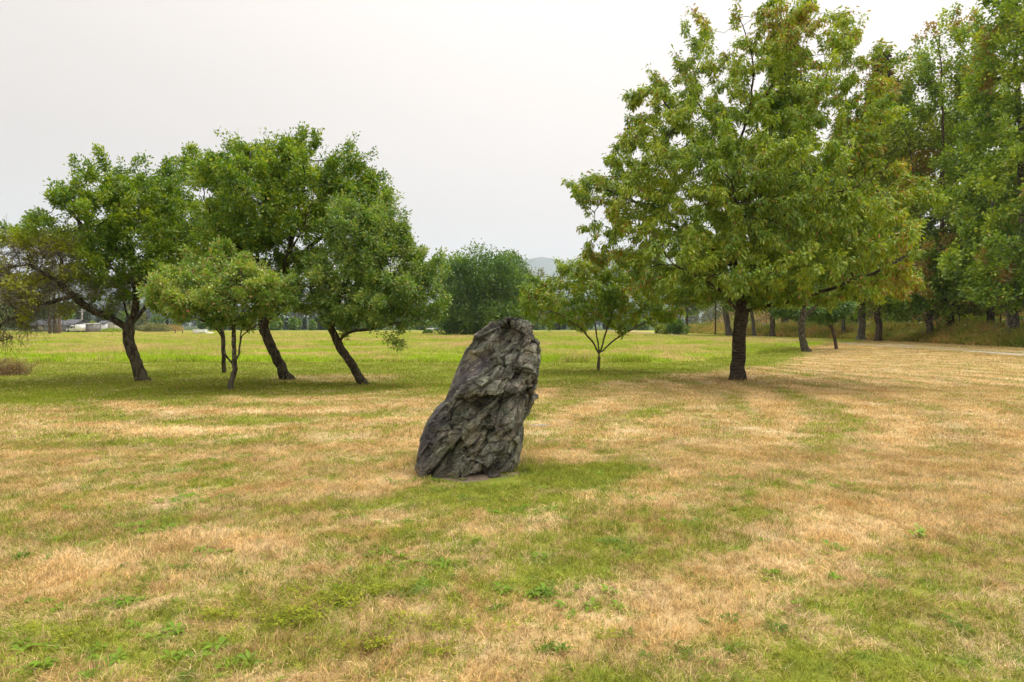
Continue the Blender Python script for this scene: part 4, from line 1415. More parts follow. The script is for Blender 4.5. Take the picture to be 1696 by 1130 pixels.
# ---- big cherry
def tip_ch(P, ln, r):
    px = P[:, 0] / P[:, 1] * FPX + 848
    py = 540 + (CAMH - P[:, 2]) / P[:, 1] * FPX
    cx, cy_ = 1235, 330
    d = np.hypot((px - cx) / 290, (py - cy_) / 310)
    out_ = sst(d, .55, 1.05)
    cl = sst(fbm(P * 1.1, 2, 5), .42, .62)
    return np.clip((r.random(len(P)) < (.03 + .42 * out_ * cl + .05 * cl)).astype(float) * (.35 + .65 * r.random(len(P))), 0, 1)
make_tree('cherry_tree', 'large spreading cherry tree with drooping reddening leaves and a straight dark trunk', 'tree', None, (1221, 629),
          [(-1, [(1221, 630), (1222, 600), (1224, 570), (1226, 545), (1228, 515), (1228, 495)]),
           (0, [(1227, 520), (1222, 470, .1), (1217, 400, .2), (1218, 330, .2), (1222, 250, .2), (1245, 180, .1), (1250, 100, 0), (1225, 30, 0)]),
           (0, [(1228, 505), (1245, 460, -.1), (1250, 400, -.2), (1251, 330, -.3), (1258, 270, -.3), (1245, 200, -.3), (1285, 120, -.2), (1330, 50, 0)]),
           (0, [(1229, 510), (1270, 450, .6), (1300, 380, .8), (1318, 310, .9), (1330, 240, .9), (1370, 150, .6), (1400, 60, .3)]),
           (0, [(1226, 520), (1180, 490, -1.2), (1130, 470, -2.2), (1080, 455, -2.8)]),
           (0, [(1230, 515), (1290, 500, -1.4), (1350, 475, -2.0), (1400, 455, -2.2), (1450, 430, -1.8)]),
           (1, [(1218, 440, .1), (1160, 390, .6), (1100, 350, .9), (1040, 310, 1.0), (985, 300, .9)]),
           (1, [(1218, 330, .2), (1170, 270, -.3), (1120, 220, -.6), (1080, 160, -.6)]),
           (1, [(1222, 260, .2), (1190, 190, .7), (1150, 130, .9)]),
           (3, [(1300, 400, .8), (1370, 370, 1.0), (1440, 330, 1.0), (1500, 310, .8), (1560, 310, .6)]),
           (3, [(1318, 310, .9), (1370, 270, .2), (1420, 230, 0)]),
           (2, [(1250, 420, -.2), (1210, 380, -1.6), (1170, 350, -2.4)]),
           (2, [(1250, 380, -.2), (1300, 350, -1.6), (1340, 340, -2.4)]),
           (0, [(1227, 518), (1220, 480, 1.5), (1150, 440, 3.0)]),
           (0, [(1229, 518), (1260, 480, 1.5), (1330, 430, 3.0)])],
          [(1130, 430, 105, 45, -.8, 2.6), (1240, 455, 130, 42, -1.0, 3.2), (1350, 440, 110, 45, -.6, 2.8), (1060, 370, 75, 55, 0, 1.9), (1075, 290, 75, 55, 0, 1.9), (1110, 215, 65, 60, 0, 1.8),
           (1180, 160, 70, 85, 0, 2.1), (1260, 110, 70, 80, 0, 1.9), (1335, 105, 70, 80, 0, 1.9), (1385, 50, 38, 40, 0, 1.0), (1220, 35, 28, 32, 0, .8), (1290, 20, 40, 25, 0, .8), (1385, 190, 65, 80, 0, 2.0),
           (1290, 260, 120, 120, 0, 3.1), (1180, 330, 110, 90, 0, 3.2), (1400, 320, 85, 75, 0, 2.5), (1425, 400, 62, 48, 0, 1.9), (1478, 385, 30, 24, 0, .9), (1535, 318, 34, 10, .5, .5), (1440, 458, 40, 26, 0, 1.0),
           (1065, 155, 32, 28, 0, .8), (990, 310, 38, 28, 0, .9), (1000, 390, 38, 28, 0, .9), (1040, 430, 40, 28, -.5, 1.0), (1015, 250, 25, 22, 0, .6), (1300, 370, 150, 70, 0, 3.4), (1050, 170, 15, 45, 0, .4), (1230, 70, 100, 40, 0, 1.2), (1160, 478, 100, 22, -1.2, 2.6), (1310, 484, 120, 22, -1.2, 2.8), (1420, 470, 70, 22, -1, 2.0), (1060, 470, 50, 22, -1, 1.4), (1250, 330, 60, 60, -3.4, 1.0), (1350, 400, 60, 40, -3.2, 1.0), (1025, 335, 58, 45, 0, 1.4), (1045, 255, 45, 42, 0, 1.3), (1020, 415, 50, 36, 0, 1.4), (1090, 470, 60, 26, -1, 1.6), (1130, 330, 70, 60, -1.5, 2.0), (1240, 400, 80, 40, -2.8, 1.2)],
          B_CHERRY, M_CHERRY, .19, .005, 5600, .24, 1.7, .30, 165000, .122, .38, 1.3, 21, None, .40, tip_ch, .055, 190, .95, nscale=.75, lobe=1.06, clump_w=2.2, clump_f=.25, twig_len=3, leaf_up=.2, lump=.10, flare=1.25)

# ---- small cherry to its left
def tip_sm(P, ln, r):
    cl = fbm(P * 1.6, 2, 6) > .60
    return (r.random(len(P)) < np.where(cl, .22, .03)) * (.4 + .6 * r.random(len(P)))
make_tree('small_cherry_tree', 'small low cherry tree forking near the ground with drooping green leaves and red tinges', 'tree', None, (991, 615),
          [(-1, [(991, 616), (991, 600), (993, 584)]),
           (0, [(992, 588), (982, 568, -.1), (970, 552, -.2), (950, 535, -.3), (920, 518, -.3), (890, 505, -.2)]),
           (0, [(993, 586), (990, 560, .2), (987, 530, .3), (975, 490, .3)]),
           (0, [(993, 586), (1000, 560, -.1), (1008, 535, -.1), (1020, 500, 0)]),
           (0, [(993, 587), (1010, 570, .1), (1032, 554, .2), (1048, 546, .3), (1080, 530, .3), (1110, 510, .3)])],
          [(920, 500, 48, 32, 0, 1.3), (980, 490, 60, 38, 0, 1.5), (1045, 490, 55, 38, 0, 1.4), (1095, 500, 40, 28, 0, 1.0), (888, 500, 28, 28, 0, .7), (965, 450, 38, 22, 0, .9), (1020, 445, 35, 28, 0, .9), (905, 470, 25, 18, 0, .5), (920, 533, 35, 12, 0, .6), (1040, 525, 60, 14, 0, .9), (975, 525, 60, 12, 0, .9)],
          B_YCHERRY, M_CHERRY, .058, .004, 1500, .2, 1.2, .22, 24000, .12, .40, 1.15, 22, None, .36, tip_sm, .055, 26, .45, lobe=1.06, nscale=1.0, leaf_up=.2)
def litter():
    r = np.random.default_rng(77)
    pts = []
    for (px, py, sx, sy, n) in ((480, 640, 1.6, 1.3, 500), (600, 640, 1.5, 1.2, 500), (240, 636, 1.6, 1.2, 300), (1221, 632, 2.6, 1.8, 900), (380, 650, 1.2, .8, 200), (990, 616, 1.0, .8, 200)):
        c = gpt(px, py)
        a = r.standard_normal((n, 2)) * [sx, sy]
        pts.append(np.stack([c[0] + a[:, 0], c[1] + a[:, 1], .03 + .03 * r.random(n)], 1))
    C = np.concatenate(pts)
    d = r.standard_normal((len(C), 3)) * [1, 1, .15]
    m = leaf_mat('fallen_leaf', [(0.22, 0.12, 0.05), (0.36, 0.22, 0.08), (0.50, 0.38, 0.14)], hue_noise=2, gloss=.01)
    o = link('fallen_leaves', leaf_mesh('fallen_leaves', C, d, .06, .6, m, r, up_bias=3.0))
    o['kind'] = 'stuff'
litter()
print('T near trees', round(time.time() - T0, 1))

# ------------------------------------------------------------------ gnarled old trunks by the drive
make_tree('gnarled_tree', 'gnarled lichen covered trunk with sawn grey limb stubs beside the gravel drive', 'tree', None, (1336, 583),
          [(-1, [(1337, 583), (1330, 566), (1325, 548), (1328, 530)]),
           (0, [(1328, 532), (1320, 522, -.3), (1322, 512, -.5)]),
           (0, [(1328, 530), (1334, 515, 0), (1332, 498, 0), (1325, 470, 0)]),
           (0, [(1329, 530), (1342, 518, .3), (1356, 508, .6), (1370, 500, .8), (1390, 490, 1.0)])],
          [(1330, 465, 60, 26, 0, 2.0), (1385, 480, 40, 18, 1.0, 1.4), (1290, 480, 35, 20, 0, 1.3)],
          B_APPLEG, M_APPLE2, .20, .012, 500, .45, 3, .5, 9000, .16, .55, .4, 31, None, .4, None, .16, lump=.22, flare=1.2)
make_tree('leaning_tree', 'thin dark stem arching left under a dark crown beside the gravel drive', 'tree', None, (1386, 579),
          [(-1, [(1386, 580), (1383, 560), (1379, 545), (1368, 530), (1350, 518)]),
           (0, [(1378, 542), (1380, 522, .2), (1378, 505, .2)])],
          [(1350, 517, 42, 12, 0, 1.6), (1385, 505, 28, 14, 0, 1.2), (1300, 508, 30, 14, 0, 1.3)],
          B_WOOD, M_ALDER, .11, .012, 400, .4, 3, .45, 9000, .18, .55, .3, 32, None, .35, None, .16)

# ------------------------------------------------------------------ woodland on the far side of the drive
WG = 'tall woodland trees beyond the gravel drive'
WY = lambda px: float(np.interp(px, [1100, 1200, 1270, 1380, 1500, 1696], [150, 120, 104, 84, 68, 54]))
def mtip(a=.02, cl=.72):
    def f(P, ln, r):
        return ((fbm(P * .35, 2, 9) > cl) & (r.random(len(P)) < .8)).astype(float) * .8 + (r.random(len(P)) < a) * .6
    return f
make_tree('maple_tree', 'maple with a thick pale trunk standing right against the gravel drive', 'tree', 54, (1684, 574),
          [(-1, [(1684, 575), (1680, 550), (1676, 525), (1672, 505)]),
           (0, [(1674, 515), (1650, 512, -1), (1630, 500, -1.5), (1600, 490, -2)]),
           (0, [(1672, 508), (1660, 450, 0), (1650, 380, 0), (1640, 300, 0)]),
           (0, [(1673, 508), (1685, 440, .5), (1700, 350, .5), (1700, 220, .5), (1690, 100, .5)]),
           (0, [(1672, 508), (1640, 450, 1), (1600, 400, 1)]),
           (0, [(1674, 508), (1730, 440, 0), (1780, 380, 0)]),
           (0, [(1673, 510), (1665, 460, -3), (1660, 420, -5)])],
          [(1640, 420, 70, 50, -1, 4.5), (1700, 470, 90, 30, -2, 5), (1660, 330, 60, 60, 0, 4.0), (1700, 250, 65, 80, 0, 4.2), (1690, 120, 55, 90, 0, 3.5), (1700, 20, 45, 70, 0, 3.0), (1640, 490, 70, 14, -2, 4), (1600, 440, 50, 35, -1, 3.2),
           (1760, 350, 60, 90, 0, 4.0), (1655, 150, 25, 60, 0, 2.0)],
          B_PALE, M_MAPLE, .40, .015, 2400, .6, 4.5, .8, 60000, .27, .75, .2, 41, WG, .45, mtip(), .24, 110, 2.4, nscale=.32, min_r=.02)
make_tree('maple_tree', 'tall open crowned tree with upright leafy spires left of the thick pale trunk', 'tree', 66, (1572, 568),
          [(-1, [(1572, 567), (1572, 550), (1573, 535), (1576, 520)]),
           (0, [(1574, 530), (1560, 440, 0), (1560, 330, 0), (1562, 200, 0), (1556, 60, 0)]),
           (0, [(1575, 525), (1595, 440, 0), (1605, 300, 0), (1600, 160, 0)]),
           (0, [(1574, 530), (1535, 440, 0), (1520, 340, 0), (1505, 230, 0)])],
          [(1560, 90, 26, 55, 0, 2.0), (1598, 120, 16, 60, 0, 1.6), (1530, 150, 18, 55, 0, 1.6), (1575, 210, 60, 60, 0, 4.0), (1560, 320, 75, 70, 0, 5.0), (1590, 410, 60, 55, -1, 4.5), (1545, 450, 60, 50, -2, 4.5), (1500, 230, 20, 40, 0, 1.8), (1560, 500, 50, 16, -2, 3.0), (1500, 498, 55, 18, -1, 3.0), (1640, 500, 45, 14, -1, 3.0)],
          B_WOOD, M_MAPLE, .36, .015, 2300, .62, 4.5, .85, 52000, .26, .75, .2, 42, WG, .47, mtip(.03, .70), .24, 170, 3.2, nscale=.30, min_r=.02, up=.1)
make_tree('maple_tree', 'yellowish green broad tree between the cherry tree and the spired tree', 'tree', 70, (1456, 566),
          [(-1, [(1456, 566), (1456, 545), (1452, 520), (1450, 500)]),
           (0, [(1451, 510), (1465, 420, 0), (1480, 300, 0), (1484, 180, 0)]),
           (0, [(1451, 510), (1430, 420, 0), (1430, 330, 0)]),
           (0, [(1452, 515), (1490, 460, 0), (1520, 400, 0)])],
          [(1480, 180, 26, 55, 0, 2), (1455, 220, 25, 40, 0, 1.8), (1480, 270, 55, 55, 0, 4), (1470, 360, 70, 60, 0, 4.5), (1500, 430, 60, 45, 0, 4), (1440, 440, 60, 40, 0, 4), (1430, 300, 40, 50, 0, 3), (1440, 498, 60, 16, -1, 3), (1385, 488, 50, 20, -1, 3)],
          B_WOOD, M_MAPLEY, .30, .015, 1800, .65, 4.5, .9, 40000, .27, .75, .2, 43, WG, .45, mtip(.04, .70), .25, 110, 2.6, nscale=.30, min_r=.02)
make_tree('alder_tree', 'tree with a speckled pale grey trunk standing in the tall golden grass', 'tree', 76, (1427, 564),
          [(-1, [(1427, 563), (1427, 545), (1428, 528), (1430, 510)]), (0, [(1429, 520), (1410, 460, 0), (1400, 380, 0)]), (0, [(1430, 515), (1440, 450, 0), (1445, 380, 0)])],
          [(1410, 420, 45, 60, 0, 4), (1440, 360, 40, 50, 0, 3), (1400, 480, 50, 22, 0, 3.5), (1440, 480, 40, 22, 0, 3)],
          B_PALE, M_MAPLE, .36, .015, 900, .7, 5, 1.0, 20000, .30, .75, .2, 44, WG, .42, mtip(), .3, nscale=.3, min_r=.02)
def slim(px, base, w, label, seed, lobes, Y=None, bark=None, leaf=None, lean=0, n=9000, name='woodland_tree'):
    Y = Y or WY(px)
    top = min(l[1] for l in lobes)
    make_tree(name, label, 'tree', Y, (px, base), [(-1, [(px, base), (px + lean * .5, base - 25), (px + lean, base - 55), (px + lean * 1.4, (top + base) / 2 - 20)])],
              lobes, bark or B_WOOD, leaf or M_MAPLE, w, .015, 500, .8, 6, 1.1, n, .32, .75, .2, seed, WG, .42, mtip(), .32, nscale=.3, min_r=.02)
slim(1540, 566, .30, 'slender grey trunk just left of the dark forked trunk in the tall grass', 51, [(1520, 500, 50, 18, 0, 3.5), (1540, 460, 50, 25, 0, 3.5)], Y=66, bark=B_PALE)
slim(1606, 556, .20, 'thin dark trunk leaning right before the russet leaf bank', 52, [(1625, 480, 40, 20, 0, 3), (1620, 440, 35, 30, 0, 3)], Y=74, lean=8)
slim(1636, 562, .30, 'dark trunk leaning right just left of the thick pale trunk', 53, [(1650, 470, 50, 25, 0, 3.5), (1645, 400, 40, 40, 0, 3.5)], Y=64, lean=7)
slim(1478, 556, .26, 'middling grey trunk behind the golden grass right of the dark trunk', 54, [(1480, 490, 40, 22, 0, 3.5), (1500, 460, 40, 25, 0, 3)], Y=86, bark=B_PALE)
slim(1500, 552, .22, 'thin dark trunk deep in the woodland shade', 55, [(1510, 480, 40, 22, 0, 3.5), (1500, 440, 40, 25, 0, 3)], Y=92)
slim(1398, 562, .24, 'thin pale trunk beside the speckled grey trunk', 56, [(1390, 500, 40, 16, 0, 3.5), (1390, 470, 40, 25, 0, 3)], Y=86, bark=B_PALE, lean=-3)
slim(1208, 556, .45, 'pale leaning trunk showing just left of the cherry trunk', 57, [(1195, 480, 55, 25, 0, 5), (1180, 440, 50, 40, 0, 5), (1190, 380, 40, 40, 0, 4)], Y=110, bark=B_PALE, lean=-8, n=14000)
slim(1250, 556, .25, 'slight leaning pale stem just right of the cherry trunk', 58, [(1240, 500, 40, 14, 0, 4), (1250, 460, 50, 25, 0, 4)], Y=106, bark=B_PALE, lean=-7)
slim(1138, 549, .30, 'dark tree at the far bend of the drive with yellow tinged leaves', 59, [(1130, 500, 50, 22, 0, 5), (1110, 470, 50, 30, 0, 6), (1140, 440, 50, 40, 0, 6)], Y=150, n=16000)
slim(1280, 552, .35, 'broad dark tree behind the gnarled trunk', 60, [(1290, 480, 55, 26, 0, 5), (1300, 420, 60, 40, 0, 5), (1330, 360, 50, 50, 0, 5)], Y=100, leaf=M_ALDER, n=16000)
slim(1360, 555, .35, 'shady tree behind the thin arching stem', 61, [(1350, 470, 55, 26, 0, 5), (1370, 400, 60, 40, 0, 5), (1390, 330, 50, 50, 0, 5)], Y=95, leaf=M_MAPLE, n=16000)
slim(1655, 560, .3, 'tree with dense mid green crown filling the gap behind the pale trunk', 62, [(1640, 400, 60, 60, 0, 5), (1610, 320, 40, 50, 0, 4), (1660, 250, 40, 60, 0, 4)], Y=80, n=18000)

def saplings():
    r = np.random.default_rng(55)
    for k in range(26):
        y = 50 + 80 * r.random(); x = float(np.interp(y, [20, 50, 70, 86, 105, 120, 150, 200], [36, 38.5, 41, 42, 41.5, 40, 41, 46])) + 2 + 9 * r.random()
        t = thing('sapling', 'thin bare sapling stem standing among the trunks of the wood', 'sapling', (x, y, 0), 0, 'bare saplings in the wood')
        g = Geo()
        h = 5 + 4 * r.random(); lx = r.normal(0, .6); w = .05 + .07 * r.random()
        g.tube([(0, 0, -.1), (lx * .2, 0, h * .3), (lx * .6, .1, h * .65), (lx, .1, h)], [w, w * .85, w * .6, w * .2], 7)
        link('stem', g.mesh('stem', B_PALE if r.random() < .4 else B_WOOD, True), t)
        for q in range(6):
            g = Geo()
            z = h * (.3 + .6 * r.random()); a = r.random() * 6.28; l = .5 + .9 * r.random()
            p = np.array([lx * z / h, 0, z])
            g.tube([p, p + [math.cos(a) * l * .5, math.sin(a) * l * .5, l * .35], p + [math.cos(a) * l, math.sin(a) * l, l * .5]], [w * .35, w * .25, .008], 4)
            link('branch', g.mesh('branch', B_WOOD), t)
saplings()

# ------------------------------------------------------------------ conifers
def conifer(name, label, px, base_py, top_py, w_px, Y, leaf, seed, n=7000, group=None, bare=0.12, size=None, bark=None, rb=None, parts=True):
    r = np.random.default_rng(seed)
    b = pt(px, base_py, Y); top = pt(px, top_py, Y)[2]
    o3 = np.array([b[0], Y, 0.0])
    H = top; Wd = w_px * Y / FPX / 2
    t = thing(name, label, 'tree', o3, 0, group)
    G = Geo()
    rb = rb or max(.12, H * .012)
    G.tube([(0, 0, -.2), (0, 0, H * .5), (0, 0, H * .97)], [rb, rb * .55, .02], 8)
    # whorled boughs
    nb = int(90 + H * 2)
    zz = H * (bare + (1 - bare) * r.random(nb) ** .8)
    C, Dv, ln = [], [], []
    q = (zz / H - bare) / (1 - bare)
    L_ = Wd * (1 - q) ** .75 * (.75 + .4 * r.random(nb)) + Wd * .06
    an = r.random(nb) * 6.283
    for k in range(0, nb, 3):
        e = np.array([math.cos(an[k]) * L_[k] * .8, math.sin(an[k]) * L_[k] * .8, -L_[k] * .1])
        G.tube([(0, 0, zz[k]), e * .5 + [0, 0, zz[k] + L_[k] * .06], e + [0, 0, zz[k]]], [.03, .02, .01], 3)
    link('trunk', G.mesh('trunk', bark or B_WOOD), t)
    k = r.choice(nb, n, p=L_ / L_.sum())
    u = r.random(n) ** .6
    sw = L_[k] * .22 * (1 - u * .6)
    x = np.cos(an[k]) * L_[k] * u + r.standard_normal(n) * sw * .6
    y = np.sin(an[k]) * L_[k] * u + r.standard_normal(n) * sw * .6
    z = zz[k] - L_[k] * u * u * .22 + r.standard_normal(n) * L_[k] * .05
    C = np.stack([x, y, z], 1)
    Dv = np.stack([np.cos(an[k]), np.sin(an[k]), -np.full(n, .35)], 1)
    link('crown', leaf_mesh('crown', C, Dv, size or H * .03, .4, leaf, r, None, up_bias=1.0), t)
    return t
conifer('fir_tree', 'grey green fir whose narrow top shows above the wood right of the cherry', 1455, 552, 86, 75, 115, M_CONIFG, 1, 15000, None, .25)
conifer('fir_tree', 'second grey fir top just beyond the taller one above the wood', 1482, 552, 132, 50, 130, M_CONIFG, 2, 9000, None, .3)
conifer('fir_tree', 'fir top rising behind the upper crown of the large cherry', 1300, 552, 22, 60, 120, M_CONIFG, 3, 10000, None, .3)
conifer('fir_tree', 'low dark spreading fir beneath the cherry canopy by the wooden fence', 1185, 553, 440, 120, 118, M_CONIF, 4, 12000, None, .42)
fg = 'distant spruces above the small cherry tree'
for k, (px, top, w, lf, lab) in enumerate([(912, 462, 14, M_CONIF, 'leftmost and shortest of the distant blue spruces above the small cherry'),
                                            (918, 453, 16, M_CONIF, 'tall pointed distant spruce next to the leftmost one'),
                                            (925, 455, 17, M_CONIFG, 'paler green distant spruce between the darker blue ones'),
                                            (930, 458, 15, M_CONIFG, 'short pale distant tree just right of the paler spruce'),
                                            (941, 454, 14, M_CONIF, 'slim distant spruce standing a little apart to the right')]):
    conifer('spruce_tree', lab, px, 545, top, w, 420 + 12 * k, lf, 10 + k, 2600, fg, .05, 1.1)

# ------------------------------------------------------------------ alder clump in the field
def clump():
    Y = ground_Y(555.5)
    r = np.random.default_rng(90)
    base = pt(805, 555, Y)
    o3 = np.array([base[0], Y, 0])
    t = thing('tree_clump', 'dense rounded dark green clump of alders alone in the field behind the boulder', 'trees', o3)
    lobes = [(765, 470, 32, 42, 0, 6), (798, 452, 44, 36, 0, 7), (838, 470, 32, 40, 0, 6), (770, 515, 36, 30, 0, 6), (815, 515, 45, 30, 0, 7), (745, 500, 16, 36, 0, 3), (855, 510, 25, 32, 0, 4), (795, 438, 20, 18, 0, 3),
             (768, 446, 14, 12, 0, 2.5), (828, 447, 14, 12, 0, 2.5), (800, 430, 18, 12, 0, 3), (742, 532, 16, 16, 0, 3), (800, 540, 55, 8, 0, 4)]
    A = lobes_pts(lobes, Y, 1500, r, .38, .22, 17, .7)
    G = Geo()
    for k in range(26):
        x0, y0 = r.uniform(-6.5, 5), r.uniform(-2.5, 2.5)
        tg = A[r.integers(len(A))] - o3
        x1 = x0 + (tg[0] - x0) * .5
        s_ = link('trunk', None or (lambda g: (g.tube([(x0, y0, -.1), (x0 * 1.02, y0, 2.2), (x1, y0 + (tg[1] - y0) * .5, max(5, tg[2] * .75)), tg], [.17, .14, .09, .03], 6), g.mesh('trunk', B_WOOD, True))[1])(Geo()), t)
    n = 60000
    i = r.integers(0, len(A), n)
    off = r.standard_normal((n, 3)) * .55
    C = A[i] - o3 + off
    od = off / np.linalg.norm(off, axis=1)[:, None]
    link('crown', leaf_mesh('crown', C, od, .42, .6, M_ALDER, r), t)
    # spire tops
    t2 = None
clump()
make_tree('willow_tree', 'paler thin crowned tree just behind the right side of the alder clump', 'tree', 150, (868, 553),
          [(-1, [(868, 553), (867, 530), (866, 505), (868, 480)]), (0, [(867, 520), (880, 490, 0), (885, 470, 0)])],
          [(858, 462, 18, 26, 0, 3), (872, 475, 18, 26, 0, 3), (880, 505, 16, 30, 0, 3), (850, 440, 9, 9, 0, 1.5), (868, 445, 10, 10, 0, 1.6)],
          B_WOOD, M_ALDERP, .35, .02, 600, .8, 6, 1.0, 14000, .36, .5, 0, 91, None, .36, None, .4, 20, 2, nscale=.25, min_r=.03)
print('T woods', round(time.time() - T0, 1))

# ------------------------------------------------------------------ undergrowth, russet bank, tall verge grass
def leaf_cloud(name, C, size, mat, tipv=None, aspect=.7, seed=5, kind='stuff'):
    r = np.random.default_rng(seed)
    d = r.standard_normal((len(C), 3)); d /= np.linalg.norm(d, axis=1)[:, None]
    o = link(name, leaf_mesh(name, C, d, size, aspect, mat, r, tipv))
    o['kind'] = kind
    return o
def woods_x(y):     # edge of the wood beyond the drive
    return np.interp(y, [20, 50, 70, 86, 105, 120, 150, 200], [36, 38.5, 41, 42, 41.5, 40, 41, 46])
def undergrowth():
    r = np.random.default_rng(6)
    n = 130000
    y = 46 + 150 * r.random(n) ** 1.4
    x = woods_x(y) + 3 + r.random(n) ** 1.2 * 26
    hN = fbm(np.stack([x * .12, y * .12, x * 0], 1), 3, 2)
    h = 1.0 + 6.5 * sst(x - woods_x(y), 4, 20) * (.4 + hN)
    z = h * r.random(n) ** .8
    dens = fbm(np.stack([x * .3, y * .3, z * .3], 1), 3, 3)
    k = dens > .40
    C = np.stack([x, y, z], 1)[k]
    tp = (fbm(C * .22, 2, 8) > .52) * r.random(len(C))
    brown = fbm(C * .12, 2, 18) > .46
    leaf_cloud('russet_bramble_bank', C[brown], .30, M_BRUSH, tp[brown] * .8)
    leaf_cloud('woodland_undergrowth', C[~brown], .32, M_UNDER, tp[~brown] * .6, seed=6)
    # a thicket wall further back so that no open field shows through the trunks
    n = 85000
    y = 45 + 190 * r.random(n) ** 1.2
    x = woods_x(y) + 14 + r.random(n) * 22
    z = 17 * r.random(n) ** 1.25
    C = np.stack([x, y, z], 1)
    k = fbm(C * .16, 3, 30) > .43
    leaf_cloud('woodland_thicket', C[k], .62, M_UNDER, (r.random(k.sum()) < .15) * .6, seed=7)
    n = 42000
    y = 44 + 120 * r.random(n) ** 1.3
    x = woods_x(y) - .2 + r.random(n) * 5
    C = np.stack([x, y, 0.15 + 1.5 * r.random(n) ** 1.5 * (0.3 + 1.4 * fbm(np.stack([x * .3, y * .3, x * 0], 1), 3, 22))], 1)
    k = fbm(C * .5, 2, 23) > .45
    leaf_cloud('verge_weeds', C[k], .26, M_VWEED, (r.random(k.sum()) < .1) * .8, seed=9)
undergrowth()

def mat_vblade():
    m, N = new_mat('verge_grass_blade')
    r = N.attr('rnd'); r2 = N.attr('rnd2')
    n = N.noise(N.geo(), .28, 3, .6)
    f = N.m('ADD', N.m('MULTIPLY', r, .6), N.m('MULTIPLY', N.m('SUBTRACT', n, .5), 2.4))
    f = N.m('ADD', f, .2, clamp=True)
    c = N.ramp(f, [(0, (0.15, 0.24, 0.03)), (.40, (0.32, 0.32, 0.05)), (.7, (0.50, 0.36, 0.11)), (1, (0.55, 0.32, 0.12))])
    c = N.vm('SCALE', c, scale=N.m('ADD', .45, N.m('MULTIPLY', r2, 1.2)))
    d = N.node('ShaderNodeBsdfDiffuse'); N.put(d.inputs[0], c)
    t = N.node('ShaderNodeBsdfTranslucent'); N.put(t.inputs[0], c)
    a = N.node('ShaderNodeMixShader'); a.inputs[0].default_value = .35
    N.t.links.new(d.outputs[0], a.inputs[1]); N.t.links.new(t.outputs[0], a.inputs[2])
    out(N, a.outputs[0])
    return m
M_VBL = mat_vblade()
def verge():
    src = [blade_patch('verge_grass_tuft', 150, 1.2, 1.35, .045, .6, 100 + k, M_VBL) for k in range(4)]
    y = rng.uniform(26, 200, 5200)
    x = woods_x(y) - 1.2 + rng.random(len(y)) ** 1.2 * 7
    P = np.stack([x, y, y * 0], 1)
    hh = (.25 + 1.5 * fbm(P * np.array([.45, .45, 0]), 3, 12) ** 1.6) * sst(x - woods_x(y), -1.6, .8) + .25
    s = np.stack([np.ones(len(y)), np.ones(len(y)), hh], 1)
    scatter('tall_verge_grass', P, np.stack([y * 0, y * 0, rng.random(len(y)) * 6.28], 1), s, src)
verge()

# ------------------------------------------------------------------ gravel drive
def drive():
    m, N = new_mat('gravel_drive')
    u = N.attr('u')
    pos = N.geo()
    n = N.noise(pos, 1.2, 4, .65)
    n2 = N.noise(pos, 14, 4, .7)
    uu = N.m('ADD', N.m('ABSOLUTE', u), N.m('MULTIPLY', N.m('SUBTRACT', n, .5), .7))
    track = N.m('MULTIPLY', N.m('MULTIPLY', N.step(uu, .45, .70), N.step(uu, 1.5, 1.15)), N.m('SUBTRACT', 1.0, N.m('MULTIPLY', N.step(N.noise(pos, .7, 4, .7), .48, .60), .75)))
    gravel = N.ramp(n2, [(.3, (0.20, 0.185, 0.16)), (.5, (0.34, 0.325, 0.30)), (.75, (0.50, 0.485, 0.455))])
    grass = N.ramp(n2, [(.3, (0.20, 0.17, 0.06)), (.55, (0.38, 0.28, 0.12)), (.8, (0.46, 0.36, 0.2))])
    grass = N.mix(N.step(n, .5, .62), grass, (0.19, 0.22, 0.05))
    c = N.mix(track, grass, gravel)
    out(N, principled(N, c, .95, N.bump(n2, .5, .04), .05))
    ys = np.concatenate([np.arange(-10, 120, 1.2), np.arange(120, 222, 4)])
    us = np.array([-3.2, -2.0, -1.4, -.7, 0, .7, 1.4, 2.0, 3.2, 6.0])
    cx = road_x(np.maximum(ys, 0))
    sl = np.gradient(cx, ys)
    V, U = [], []
    for x, y, s_ in zip(cx, ys, sl):
        nn = math.hypot(1, s_)
        for u_ in us:
            V.append((x + u_ / nn, y - s_ * u_ / nn, 0)); U.append(u_)
    V = np.array(V); V[:, 2] = ground_z(V[:, 0], V[:, 1]) + .045 - np.array([.045 if abs(u_) > 3 else 0 for u_ in U]) + .004
    k = len(us)
    f = np.array([(i * k + j, i * k + j + 1, (i + 1) * k + j + 1, (i + 1) * k + j) for i in range(len(ys) - 1) for j in range(k - 1)])
    o = link('gravel_drive', mesh_np('gravel_drive', V, f, m, True, {'u': U}))
    o['kind'] = 'structure'
    # short grass crown between the ruts and on both shoulders
    src = [blade_patch('drive_grass_tuft', 160, .8, .06, .014, 1.1, 130 + q, M_BLADE) for q in range(3)]
    y = rng.uniform(18, 130, 5200)
    u_ = np.where(rng.random(len(y)) < .22, rng.normal(0, .22, len(y)), np.where(rng.random(len(y)) < .5, rng.uniform(-3.2, -1.7, len(y)), rng.uniform(1.8, 9, len(y))))
    x = road_x(y) + u_
    P = np.stack([x, y, ground_z(x, y) + .02], 1)
    scatter('drive_grass', P, np.stack([y * 0, y * 0, rng.random(len(y)) * 6.28], 1), np.stack([y * 0 + 1, y * 0 + 1, .6 + rng.random(len(y))], 1), src)
drive()

